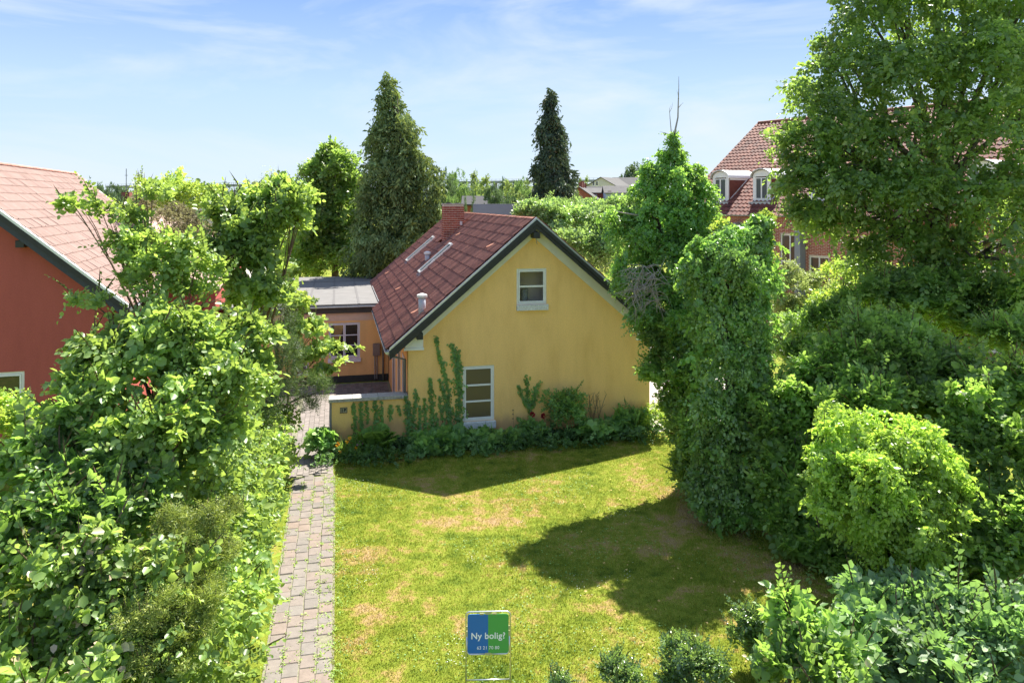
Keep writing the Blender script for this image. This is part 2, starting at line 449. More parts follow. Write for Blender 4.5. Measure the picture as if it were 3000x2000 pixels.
def crown(name, parent, mat, lobes, n, L=.3, k=7, leaf=.07, tmpl=T_KITE, seed=1, droop=.25, up=.35, outw=.8, rnd=.55,
          nout=.45, nup=.6, inner=.45, bump=.16, bfreq=2.2, gap=.35, gfreq=1.6, zmin=.03, jit=.35, ang=.85, origin=(0,0,0), below=.75, leafdroop=.15, sub=7, wand=.03, wlen=1.8, core=.8, fr=(.26, .50)):
    n = int(n * .53); leaf = leaf * 1.25
    rng = np.random.default_rng(seed)
    base_l = [(np.array(tuple(l[0])), np.array(tuple(l[1]))) for l in lobes]; ext = []
    for c0, r0_ in base_l:
        ext.append((c0, r0_ * core))
        for q in range(sub):
            dd = rng.normal(size=3); dd /= np.linalg.norm(dd)
            if dd[2] < -.3: dd[2] *= -1
            f = rng.uniform(*fr)
            rr = r0_ * f; rr = rr * .6 + rr.mean() * .4
            ext.append((c0 + dd * r0_ * rng.uniform(.66, .98), rr))
    C = np.array([e[0] for e in ext]); Rr = np.array([e[1] for e in ext]); lobes = ext
    area = (Rr[:, 0] * Rr[:, 2] + Rr[:, 0] * Rr[:, 1] + Rr[:, 1] * Rr[:, 2])
    m = int(n * 2.2)
    idx = rng.choice(len(lobes), m, p=area / area.sum())
    dr = nrm(rng.normal(size=(m, 3)))
    flip = (dr[:, 2] < -.25) & (rng.random(m) < below); dr[flip, 2] *= -1
    rad = 1 - inner * rng.random(m) ** 1.8
    rad *= np.where(rng.random(m) < .05, rng.uniform(1.05, 1.4, m), 1.0)
    rad *= 1 + bump * noise3(dr * 1.0 + C[idx], bfreq * 1.6, seed * 1.3) + bump * .6 * noise3(dr + C[idx], bfreq * 4, seed * .7)
    pos = C[idx] + dr * Rr[idx] * rad[:, None]
    out = nrm(dr / Rr[idx])
    keep = pos[:, 2] > zmin
    for j in range(len(lobes)):
        q = np.linalg.norm((pos - C[j]) / Rr[j], axis=1)
        keep &= ~((q < .55) & (idx != j))
    keep &= ~((noise3(pos, gfreq / max(L, .1) * .35, seed * 2.1) < -.35 + gap * .3) & (rng.random(m) < gap * 1.6))
    pos, out = pos[keep][:n], out[keep][:n]
    S = len(pos)
    d = out * outw + np.array([0, 0, up]) + rng.normal(0, rnd, (S, 3))
    n0 = out * nout + np.array([0, 0, nup]) + rng.normal(0, .3, (S, 3))
    Ls = L * rng.uniform(.6, 1.4, S)
    o = pos - nrm(d) * Ls[:, None] * .5
    a = shoots(rng, o, d, n0, Ls, k, leaf, droop, ang, jit, leafdroop=leafdroop)
    nw = int(S * wand)
    if nw:
        wi = rng.choice(S, nw, replace=False)
        dw = out[wi] * .55 + np.array([0, 0, .35 + up]) + rng.normal(0, .35, (nw, 3)); ow = pos[wi] - out[wi] * L * .3
        b2 = shoots(rng, ow, dw, n0[wi], L * wlen * rng.uniform(.5, 1.2, nw), int(k * 1.8), leaf * .9, droop * .5 + .1, ang, jit, leafdroop=leafdroop)
        a = tuple(np.concatenate([p_, q_]) for p_, q_ in zip(a, b2))
    ob = leaves_obj(name, *a, tmpl, mat, parent, origin)
    if nw and parent is not None:
        lw = L * wlen * .85
        dn = nrm(nrm(dw) - np.array([0, 0, .25 * droop + .05]))
        tag(leaves_obj('twigs', ow, dn, n0[wi], np.full(nw, lw), T_TWIG, TWIG, parent, origin), kind='stuff')
    return ob

def limbs(parent, base, lobes, r0, mat=BARK, seed=3, name='trunk', fork=.35, twigs=2, top=None, origin=(0,0,0)):
    rnd = random.Random(seed)
    m = MB(); b = Vector(base); og = Vector(origin)
    zs = [l[0][2] for l in lobes]; c = sum((Vector(l[0]) for l in lobes), Vector()) / len(lobes)
    t = Vector(top) if top else Vector((c.x, c.y, max(zs) - .5))
    n = 7; pts = []
    for i in range(n):
        u = i / (n - 1)
        p = b.lerp(t, u); p += Vector((rnd.uniform(-1, 1), rnd.uniform(-1, 1), 0)) * r0 * 1.2 * u
        pts.append(p)
    m.tube([p - og for p in pts], [r0 * (1.25 if i == 0 else 1) * (1 - .93 * i / (n - 1)) for i in range(n)], 8)
    for l in lobes:
        lc = Vector(l[0]); lr = Vector(l[1])
        u = max(.08, min(.8, fork + .4 * rnd.random() * (lc.z - b.z) / max(t.z - b.z, .5)))
        s = b.lerp(t, u)
        e = lc + Vector((0, 0, lr.z * .15))
        mid = s.lerp(e, .5) + Vector((rnd.uniform(-.2, .2), rnd.uniform(-.2, .2), .25)) * (e - s).length * .3
        rr = r0 * .45
        m.tube([s - og, mid - og, e - og], [rr, rr * .6, rr * .2], 6)
        for q in range(twigs):
            a = Vector((rnd.gauss(0, 1), rnd.gauss(0, 1), rnd.gauss(.3, 1))).normalized()
            e2 = lc + Vector((a.x * lr.x, a.y * lr.y, a.z * lr.z)) * .62
            m.tube([mid - og, (mid.lerp(e2, .5) + Vector((0, 0, .08))) - og, e2 - og], [rr * .4, rr * .25, rr * .08], 5)
    return m.build(name, mat, parent, smooth=True)

def LB(px, py, D, rx, ry, rd=None):
    """a crown lobe given by its place in the view and its distance; radii become metres"""
    c = P(px, py, D); a = rx / FD * D; b = ry / FD * D
    return (c, (a, rd if rd is not None else max(a, .7 * b), b))

def plant(name, label, cat, base, lobes, mat, n, group=None, r0=.05, bark=BARK, limb=True, crown_name='crown', trunk_name='trunk', twigs=2, top=None, **kw):
    t = thing(name, label, cat, base, group=group)
    if limb: limbs(t, base, lobes, r0, bark, seed=kw.get('seed', 1), twigs=twigs, top=top, origin=base, name=trunk_name)
    crown(crown_name, t, mat, lobes, n, origin=base, **kw)
    return t

# ================================================================== GROUND
def terrain_h(x, y):
    def ss(a, b, v):
        u = np.clip((v - a) / (b - a), 0, 1); return u * u * (3 - 2 * u)
    return ss(60, 170, y) * 2.2 + ss(170, 700, y) * 9

def build_ground():
    xs = np.concatenate([np.linspace(-1500, -60, 14), np.linspace(-50, 50, 41), np.linspace(60, 1500, 14)])
    ys = np.concatenate([np.linspace(-120, 0, 6), np.linspace(4, 60, 29), np.linspace(70, 300, 20), np.linspace(340, 2400, 14)])
    X, Y = np.meshgrid(xs, ys)
    Z = terrain_h(X, Y)
    V = np.stack([X.ravel(), Y.ravel(), Z.ravel()], 1)
    nx = len(xs); F = []
    for j in range(len(ys) - 1):
        for i in range(nx - 1):
            a = j * nx + i; F.append((a, a + 1, a + 1 + nx, a + nx))
    me = bpy.data.meshes.new('ground'); me.from_pydata(V.tolist(), [], F)
    me.polygons.foreach_set('use_smooth', [True] * len(F))
    return me

LAWN_SPOTS = [(-.73, 16.65, 1.6, .9, .16), (-.1, 17.6, 1.2, .7, .12), (-2.7, 14.6, .8, 1.2, .14), (-2.4, 12.3, .8, 1.0, .12), (4.6, 16.6, 2.2, 2.2, .16), (3.9, 18.1, 1.3, 1.0, .12), (2.7, 15.4, 1.2, .9, .10), (-2.2, 19.0, 1.3, .6, .12), (2.0, 13.0, 1.2, .7, .10), (5.2, 14.2, 1.5, 1.6, .12)]
def lawn_color_nodes(N, L, posout, scale_dirt=1.0):
    """patches of green, yellow green, straw and bare soil, by world position"""
    n1 = N.new("ShaderNodeTexNoise"); n1.inputs['Scale'].default_value = .75; n1.inputs['Detail'].default_value = 6; n1.inputs['Roughness'].default_value = .6
    n2 = N.new("ShaderNodeTexNoise"); n2.inputs['Scale'].default_value = 3.2; n2.inputs['Detail'].default_value = 7; n2.inputs['Roughness'].default_value = .7
    L.new(posout, n1.inputs['Vector']); L.new(posout, n2.inputs['Vector'])
    ad = N.new("ShaderNodeMath"); ad.operation = 'MULTIPLY_ADD'; ad.inputs[1].default_value = .55
    L.new(n2.outputs['Fac'], ad.inputs[0])
    acc = None
    for (cx_, cy_, ra, rb2, am) in LAWN_SPOTS:
        mp_ = N.new("ShaderNodeMapping"); mp_.vector_type = 'TEXTURE'
        mp_.inputs['Location'].default_value = (cx_, cy_, 0); mp_.inputs['Scale'].default_value = (ra, rb2, 1)
        g_ = N.new("ShaderNodeTexGradient"); g_.gradient_type = 'SPHERICAL'
        L.new(posout, mp_.inputs['Vector']); L.new(mp_.outputs['Vector'], g_.inputs['Vector'])
        mm_ = N.new("ShaderNodeMath"); mm_.operation = 'MULTIPLY_ADD'; mm_.inputs[1].default_value = am * .72
        L.new(g_.outputs['Fac'], mm_.inputs[0])
        if acc: L.new(acc, mm_.inputs[2])
        else: mm_.inputs[2].default_value = -.012
        acc = mm_.outputs['Value']
    ml = N.new("ShaderNodeMath"); ml.operation = 'MULTIPLY'; ml.inputs[1].default_value = .5
    L.new(n1.outputs['Fac'], ml.inputs[0]); L.new(ml.outputs['Value'], ad.inputs[2])
    fin = N.new("ShaderNodeMath"); L.new(ad.outputs['Value'], fin.inputs[0]); L.new(acc, fin.inputs[1])
    return fin.outputs['Value']

def mat_lawn():
    m, t, b, N, L = new_mat("lawn_ground")
    geo = N.new("ShaderNodeNewGeometry")
    v = lawn_color_nodes(N, L, geo.outputs['Position'])
    r = ramp(N, [(.07, .12, .015), (.16, .21, .022), (.24, .28, .035), (.36, .27, .09), (.40, .28, .15)], [.38, .46, .55, .605, .67])
    L.new(v, r.inputs['Fac'])
    n3 = N.new("ShaderNodeTexNoise"); n3.inputs['Scale'].default_value = 45; n3.inputs['Detail'].default_value = 5; n3.inputs['Roughness'].default_value = .8
    L.new(geo.outputs['Position'], n3.inputs['Vector'])
    mr = N.new("ShaderNodeMapRange"); mr.inputs['From Min'].default_value = .32; mr.inputs['From Max'].default_value = .68
    mr.inputs['To Min'].default_value = .45; mr.inputs['To Max'].default_value = 1.3
    L.new(n3.outputs['Fac'], mr.inputs['Value'])
    mu = N.new("ShaderNodeMixRGB"); mu.blend_type = 'MULTIPLY'; mu.inputs['Fac'].default_value = 1
    L.new(r.outputs['Color'], mu.inputs['Color1']); L.new(mr.outputs['Result'], mu.inputs['Color2'])
    L.new(mu.outputs['Color'], b.inputs['Base Color'])
    b.inputs['Roughness'].default_value = .95; b.inputs['Specular IOR Level'].default_value = .1
    bp = N.new("ShaderNodeBump"); bp.inputs['Strength'].default_value = .8; bp.inputs['Distance'].default_value = .03
    L.new(n3.outputs['Fac'], bp.inputs['Height']); L.new(bp.outputs['Normal'], b.inputs['Normal'])
    return m

def mat_blade():
    m, t, b, N, L = new_mat("grass_blade")
    geo = N.new("ShaderNodeNewGeometry")
    v = lawn_color_nodes(N, L, geo.outputs['Position'])
    ri = N.new("ShaderNodeMath"); ri.operation = 'MULTIPLY_ADD'; ri.inputs[1].default_value = .16; ri.inputs[2].default_value = -.08
    L.new(geo.outputs['Random Per Island'], ri.inputs[0])
    ad = N.new("ShaderNodeMath"); L.new(v, ad.inputs[0]); L.new(ri.outputs['Value'], ad.inputs[1])
    r = ramp(N, [(.10, .17, .018), (.24, .30, .03), (.34, .37, .045), (.50, .40, .12), (.56, .42, .22)], [.36, .45, .55, .62, .70])
    L.new(ad.outputs['Value'], r.inputs['Fac'])
    L.new(r.outputs['Color'], b.inputs['Base Color'])
    b.inputs['Roughness'].default_value = .6; b.inputs['Specular IOR Level'].default_value = .3
    tr = N.new("ShaderNodeBsdfTranslucent"); L.new(r.outputs['Color'], tr.inputs['Color'])
    ms = N.new("ShaderNodeMixShader"); ms.inputs['Fac'].default_value = .42
    L.new(b.outputs['BSDF'], ms.inputs[1]); L.new(tr.outputs['BSDF'], ms.inputs[2])
    L.new(ms.outputs['Shader'], N['Material Output'].inputs['Surface'])
    return m

gme = build_ground(); gme.materials.append(mat_lawn())
tag(link('ground', gme), kind='structure')

# house frame: origin at the front left corner of the yellow gable
HO = Vector((-2.97, 21.5, 0)); TH = math.asin(.2272)
EX = Vector((.9738, .2272, 0)); EY = Vector((-.2272, .9738, 0))
def HW(s, l, z=0.0): return HO + EX * s + EY * l + Vector((0, 0, z))
def local(p):
    q = Vector(p) - HO; return q.dot(EX), q.dot(EY), q.z

# ---- path of concrete pavers
PAVER = mat_pieces("concrete_paver", [(.18, .16, .142), (.20, .18, .162), (.21, .182, .162), (.225, .175, .145), (.19, .172, .158)], .9, .2, .5, 30, .16, moss=((.16, .15, .07), 5, .66))
JOINT = mat_plain("sandy_joint", (.19, .18, .12), .95, var=.4, vscale=12)
path = thing('garden_path', None, None, tuple(HW(-3.05, -13, 0)), TH)
tag(path, kind='structure')
m = MB(); m.poly([(-.02, 0, .006), (1.02, 0, .006), (1.02, 11.2, .006), (-.02, 11.2, .006)]); m.build('joint_sand', JOINT, path)
def paver_mesh(a, b, h, name):
    m = MB(); e = .012
    top = [(-a/2+e, -b/2+e, h), (a/2-e, -b/2+e, h), (a/2-e, b/2-e, h), (-a/2+e, b/2-e, h)]
    bot = [(-a/2, -b/2, h-.014), (a/2, -b/2, h-.014), (a/2, b/2, h-.014), (-a/2, b/2, h-.014)]
    base = [(x, y, -.01) for x, y, _ in bot]
    m.poly(top)
    for i in range(4):
        j = (i + 1) % 4
        m.poly([bot[i], bot[j], top[j], top[i]]); m.poly([base[i], base[j], bot[j], bot[i]])
    return m.mesh(name, PAVER)
pm = paver_mesh(.236, .328, .022, 'paver')
for j in range(33):
    for i in range(4):
        if i == 3 and j % 7 == 3: continue
        o = link('paver', pm, path, (.13 + i * .245 + random.uniform(-.008, .008), .2 + (j + (.5 if i % 2 else 0)) * .337 + random.uniform(-.008, .008), random.uniform(-.008, .006)))
        o.rotation_euler = (random.uniform(-.015, .015), random.uniform(-.015, .015), random.uniform(-.03, .03))
# ---- yard behind the garden wall, small brick pavers
yard = thing('yard_paving', None, None, tuple(HW(-3.05, -1.75, 0)), TH)
tag(yard, kind='structure')
m = MB(); m.poly([(-3.2, 2.4, .010), (3.04, 2.4, .010), (3.04, 9.85, .010), (-3.2, 9.85, .010)])
m.poly([(-.2, 0, .009), (.95, 0, .009), (.95, 2.39, .009), (-.2, 2.39, .009)]); m.build('joint_sand', JOINT, yard)
PAVS = mat_pieces("small_paver", [(.19, .168, .152), (.215, .19, .172), (.24, .21, .19)], .9, .2, .3, 40, .12)
PAVSI = mat_pieces("small_paver_run", [(.12, .10, .09), (.16, .13, .12), (.20, .16, .14)], .9, .2, .3, 40, .2, island=True)
def small_paver():
    m = MB(); a, b, h = .142, .218, .028
    m.box(-a/2, a/2, -b/2, b/2, -.01, h)
    return m.mesh('paver', PAVS)
sp = small_paver(); cnt = 0
run = MB()
for j in range(42):
    for i in range(7):
        x = -.02 + i * .152; y = .12 + (j + (.5 if i % 2 else 0)) * .228
        if y > 9.7: continue
        if cnt < 290:
            o = link('paver', sp, yard, (x, y, random.uniform(-.003, .003))); o.rotation_euler = (0, 0, random.uniform(-.02, .02)); cnt += 1
        else: run.box(x - .071, x + .071, y - .109, y + .109, 0, .028)
for j in range(33):
    for i in list(range(-20, -1)) + list(range(7, 21)):
        x = -.02 + i * .152; y = 2.55 + (j + (.5 if i % 2 else 0)) * .228
        if 9.7 > y and -3.1 < x < 2.95: run.box(x - .071, x + .071, y - .109, y + .109, 0, .026)
tag(run.build('distant_pavers', PAVSI, yard), kind='stuff')

# ---- street-side paving right of the house
m = MB()
a = [HW(7.62, -.3, .008), HW(14, -.3, .008), HW(14, 22, .008), HW(7.62, 22, .008)]
m.poly(a)
tag(m.build('side_pavement', mat_plain('pale_paving', (.42, .38, .35), .9, bump=.3, var=.12, vscale=2)), kind='structure')

# ================================================================== WALL BUILDER
def wall_panel(mb, x0, x1, topf, breaks, holes, thick, z0=0.0):
    """upright wall in the local XZ plane (y 0 = outer face, y thick = inner face) with real openings"""
    xs = sorted(set([x0, x1] + list(breaks) + [h[0] for h in holes] + [h[1] for h in holes]))
    for a, b in zip(xs, xs[1:]):
        hs = sorted([h for h in holes if h[0] <= a + 1e-6 and h[1] >= b - 1e-6], key=lambda h: h[2])
        za = zb = z0
        segs = []
        for h in hs:
            segs.append((za, zb, h[2], h[2])); za = zb = h[3]
        segs.append((za, zb, topf(a), topf(b)))
        for p, q, r, s in segs:
            mb.poly([(a, 0, p), (b, 0, q), (b, 0, s), (a, 0, r)])
            mb.poly([(b, thick, q), (a, thick, p), (a, thick, r), (b, thick, s)])
    for h in holes:
        a, b, c, d = h
        mb.poly([(a, 0, c), (a, thick, c), (b, thick, c), (b, 0, c)])
        mb.poly([(a, 0, d), (b, 0, d), (b, thick, d), (a, thick, d)])
        mb.poly([(a, 0, c), (a, 0, d), (a, thick, d), (a, thick, c)])
        mb.poly([(b, 0, c), (b, thick, c), (b, thick, d), (b, 0, d)])

def window(parent, x0, x1, z0, z1, y, rows, cols, frame_m, glass_m, fw=.06, bar=.03, label=None, name='window', inward=1, sash=True):
    """frame (the part) > glazing bars, panes; lies in local XZ at depth y facing -y"""
    fr = MB()
    fr.box(x0, x1, y, y + .07, z0, z0 + fw); fr.box(x0, x1, y, y + .07, z1 - fw, z1)
    fr.box(x0, x0 + fw, y, y + .07, z0 + fw, z1 - fw); fr.box(x1 - fw, x1, y, y + .07, z0 + fw, z1 - fw)
    o = fr.build(name, frame_m, parent)
    if label: o['label'] = label
    X0, X1, Z0, Z1 = x0 + fw, x1 - fw, z0 + fw, z1 - fw
    cw = (X1 - X0) / cols
    for c in range(cols):
        a = X0 + c * cw; b = a + cw
        if sash:
            s = MB(); sw = .045
            s.box(a + .004, b - .004, y - .018, y + .03, Z0 + .004, Z0 + sw); s.box(a + .004, b - .004, y - .018, y + .03, Z1 - sw, Z1 - .004)
            s.box(a + .004, a + sw, y - .018, y + .03, Z0 + sw, Z1 - sw); s.box(b - sw, b - .004, y - .018, y + .03, Z0 + sw, Z1 - sw)
            s.build('sash', frame_m, o)
            a2, b2, c2, d2 = a + sw, b - sw, Z0 + sw, Z1 - sw
        else:
            a2, b2, c2, d2 = a + .012, b - .012, Z0, Z1
            if c: box_obj('mullion', frame_m, o, a - .035, a + .035, y - .02, y + .05, Z0, Z1)
        rh = (d2 - c2) / rows
        for r in range(rows):
            if r: box_obj('glazing_bar', frame_m, o, a2, b2, y - .012, y + .024, c2 + r * rh - bar / 2, c2 + r * rh + bar / 2)
            g = MB(); g.box(a2, b2, y + .006, y + .012, c2 + r * rh + (bar / 2 if r else 0), c2 + (r + 1) * rh - (bar / 2 if r < rows - 1 else 0))
            g.build('pane', glass_m, o)
    return o

# tile mesh: x across, y down the slope, z up from the slope
def tile_data(wd, ln, amp, waves, thick, seg=4):
    V = []; F = []; nx = waves * seg + 1
    for yy, zz in ((0, .0), (ln, thick)):
        for i in range(nx):
            u = i / (nx - 1)
            ph = 2 * math.pi * waves * u
            V.append((u * wd, yy, zz + amp * (1 + math.cos(ph)) * .5))
    for i in range(nx):
        u = i / (nx - 1); V.append((u * wd, ln, thick + amp * (1 + math.cos(2 * math.pi * waves * u)) * .5 - thick * 1.1))
    for i in range(nx - 1):
        F.append((i, nx + i, nx + i + 1, i + 1)); F.append((nx + i, 2 * nx + i, 2 * nx + i + 1, nx + i + 1))
    return V, F

def tiled_slope(roof, M, cols, rows, cw, rl, ln, amp, waves, mat_o, mat_i, nparts, order=None, seg=4, skip=None, thick=.032):
    """M: matrix from slope frame (x along ridge, y down, z normal) to the roof object; first nparts tiles are objects"""
    V, F = tile_data(cw, ln, amp, waves, thick, seg)
    me = bpy.data.meshes.new('tile'); me.from_pydata(V, [], F); me.materials.append(mat_o)
    cells = [(i, j) for i in range(cols) for j in range(rows) if not (skip and skip(i, j))]
    if order: cells.sort(key=order)
    Va = np.array(V + [(0, 0, 0)]); VV = []; FF = []
    rnd = random.Random(5)
    for k, (i, j) in enumerate(cells):
        x = i * cw + rnd.uniform(-.004, .004); y = j * rl + rnd.uniform(-.006, .006); a = rnd.uniform(-.012, .012); z = rnd.uniform(0, .006)
        T = M @ Matrix.Translation((x, y, z)) @ Matrix.Rotation(a, 4, 'Z')
        if k < nparts:
            o = link('tile', me, roof); o.matrix_local = T
        else:
            n = len(VV)
            A = np.array(T)
            W = Va[:-1] @ A[:3, :3].T + A[:3, 3]
            VV += W.tolist(); FF += [tuple(q + n for q in f) for f in F]
    if VV:
        m2 = bpy.data.meshes.new('tiles'); m2.from_pydata(VV, [], FF); m2.materials.append(mat_i)
        tag(link('remaining_tiles', m2, roof), kind='stuff')

def slope_matrix(orig, xdir, ydir):
    x = Vector(xdir).normalized(); y = Vector(ydir).normalized(); z = x.cross(y)
    if z.z < 0: z = -z
    return Matrix(((x.x, y.x, z.x, orig[0]), (x.y, y.y, z.y, orig[1]), (x.z, y.z, z.z, orig[2]), (0, 0, 0, 1)))

# ================================================================== YELLOW HOUSE
W_, LEN = 7.41, 16.0
SL = .857; ZR = 6.53; SM = 3.70
def rz(s, off=0.0): return ZR - SL * abs(s - SM) - off
yh = thing('yellow_house', 'yellow rendered house with dark red tiled gable roof, brick chimney and black bargeboards', 'house', tuple(HO), TH)
UP = (3.19, 4.11, 3.97, 5.04); LO = (1.575, 2.515, .62, 2.23)
m = MB()
wall_panel(m, 0, W_, lambda s: rz(s, .10), [SM], [UP, LO], .3)
m.build('gable_wall', YELLOW, yh)
# side walls and rear (side wall: local x = 0, running back)
side = MB()
SW = [(.95, 1.75, .75, 2.25), (2.75, 3.55, .75, 2.25), (5.0, 5.9, .05, 2.15)]
tmp = MB(); wall_panel(tmp, .3, LEN, lambda s: rz(0, .10), [], SW, .3)
side.v = [(y, x, z) for x, y, z in tmp.v]; side.f = [tuple(reversed(f)) for f in tmp.f]; side.m = tmp.m
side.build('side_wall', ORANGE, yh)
m = MB(); m.box(W_ - .3, W_, .3, LEN, 0, rz(W_, .10)); m.build('side_wall', YELLOW, yh)
m = MB(); m.prism([(.3, LEN - .3, 0), (W_ - .3, LEN - .3, 0), (W_ - .3, LEN - .3, rz(W_ - .3, .12)), (SM, LEN - .3, ZR - .12), (.3, LEN - .3, rz(.3, .12))],
                  [(.3, LEN, 0), (W_ - .3, LEN, 0), (W_ - .3, LEN, rz(W_ - .3, .12)), (SM, LEN, ZR - .12), (.3, LEN, rz(.3, .12))]); m.build('rear_wall', YELLOW, yh)
# rooms behind the two gable windows
ROOM = mat_plain("room_wall", (.80, .72, .60), .9)
m = MB(); m.poly([(2.6, .75, 3.4), (4.8, .75, 3.4), (4.8, .75, 5.6), (2.6, .75, 5.6)])
m.poly([(2.6, .31, 3.4), (4.8, .31, 3.4), (4.8, 2.2, 3.4), (2.6, 2.2, 3.4)]); m.poly([(2.6, .31, 3.4), (2.6, 2.2, 3.4), (2.6, 2.2, 5.6), (2.6, .31, 5.6)])
m.poly([(4.8, .31, 3.4), (4.8, .31, 5.6), (4.8, 2.2, 5.6), (4.8, 2.2, 3.4)]); m.build('attic_room', ROOM, yh)
window(yh, *UP, .03, 2, 1, WHITE, GLASSC, .055, .05)
window(yh, *LO, .03, 3, 1, WHITE, GLASSB, .055, .05)
box_obj('window_sill', SILLM, yh, UP[0] - .01, UP[1] + .04, -.10, .10, 3.80, 3.965, bevel=.012)
box_obj('window_sill', SILLM, yh, LO[0] - .01, LO[1] + .03, -.12, .10, .41, .615, bevel=.012)
for q in SW:
    # windows of the side wall: pale surround, panes, deep grey sill
    wroot = MB(); wroot.box(-.02, .05, q[0] - .12, q[0], q[2] - .05, q[3] + .1); wroot.box(-.02, .05, q[1], q[1] + .12, q[2] - .05, q[3] + .1); wroot.box(-.02, .05, q[0], q[1], q[3], q[3] + .1)
    o = wroot.build('door' if q[2] < .1 else 'window', LILAC, yh)
    g = MB(); g.box(.10, .11, q[0] + .05, q[1] - .05, q[2] + .05, q[3] - .05); g.build('pane', GLASSD, o)
    g = MB(); g.box(.07, .12, q[0], q[0] + .05, q[2], q[3]); g.box(.07, .12, q[1] - .05, q[1], q[2], q[3]); g.box(.07, .12, q[0] + .05, q[1] - .05, q[2], q[2] + .05); g.box(.07, .12, q[0] + .05, q[1] - .05, q[3] - .05, q[3]); g.box(.075, .115, (q[0] + q[1]) / 2 - .02, (q[0] + q[1]) / 2 + .02, q[2] + .05, q[3] - .05)
    g.build('frame', LILAC, o)
    if q[2] > .1:
        g = MB(); g.box(-.16, .06, q[0] - .1, q[1] + .1, q[2] - .18, q[2] - .052); g.build('sill', CONC, o)
# roof deck + tiles
OH = .38; SE = .557
def decks(mb, s0, s1, y0, y1, a, b):
    mb.prism([(s0, y0, rz(s0, a)), (s1, y0, rz(s1, a)), (s1, y0, rz(s1, b)), (s0, y0, rz(s0, b))], [(s0, y1, rz(s0, a)), (s1, y1, rz(s1, a)), (s1, y1, rz(s1, b)), (s0, y1, rz(s0, b))])
m = MB(); decks(m, -SE, SM, -OH + .05, LEN + .3, .05, .098); decks(m, SM, W_ + SE, -OH + .05, LEN + .3, .05, .098)
roof = m.build('roof', BLACKW, yh)
u = math.sqrt(1 + SL * SL)
SLEN = (SM + SE) * u
rows = 15; rl = SLEN / rows
cw = .40; cols = int((LEN + .3 + OH - .1) / cw)
ML = slope_matrix((SM, -OH + .08, ZR - .035), (0, 1, 0), (-1, 0, -SL))
MR = slope_matrix((SM, -OH + .08, ZR - .035), (0, 1, 0), (1, 0, -SL))
def skl(i, j):
    y = i * cw; d = (j + .5) * rl
    s = SM - d / u; l = y - OH
    return (2.3 < s < 3.1 and 9.1 < l < 9.8)
tiled_slope(roof, ML, cols, rows, cw, rl, rl + .05, .075, 2, TILEY, TILEYI, 290, order=lambda c: c[0] * cw + c[1] * .25 - 4, skip=skl)
tiled_slope(roof, MR, cols, rows, cw, rl, rl + .05, .075, 2, TILEY, TILEYI, 0)
# ridge tiles
def ridge_tile_mesh(mat, r=.12, ln=.40):
    m = MB(); ring = lambda y, rr, dz: [(rr * math.cos(a), y, dz + rr * .62 * math.sin(a)) for a in [math.pi * k / 6 for k in range(7)]]
    a = ring(0, r, 0); b = ring(ln, r * .88, 0); c = ring(0, r * .82, 0)
    n = 0
    for i in range(6):
        m.poly([a[i], a[i+1], b[i+1], b[i]]); m.poly([c[i], c[i+1], a[i+1], a[i]])
    return m.mesh('ridge_tile', mat)
rt = ridge_tile_mesh(RIDGEM)
for k in range(int((LEN + .6) / .36)):
    o = link('ridge_tile', rt, roof, (SM, -OH + .1 + k * .36, ZR - .035 + random.uniform(-.006, .006))); o.rotation_euler = (0, 0, random.uniform(-.03, .03))
# vent tiles (small scoops)
m0 = MB(); m0.prism([(-.1, 0, 0), (.1, 0, 0), (.07, 0, .09), (-.07, 0, .09)], [(-.1, -.28, .0), (.1, -.28, .0), (.04, -.28, .02), (-.04, -.28, .02)])
vt = m0.mesh('vent_tile', mat_plain('worn_tile', (.40, .17, .10), .6, var=.3, vscale=20))
for s, l in ((2.55, 1.1), (.25, 7.5), (.26, 14.0), (.25, 1.2), (2.64, 7.8)):
    o = link('vent_tile', vt, roof); o.matrix_local = slope_matrix((s, l, rz(s) + .02), (0, 1, 0), (-1, 0, -SL))
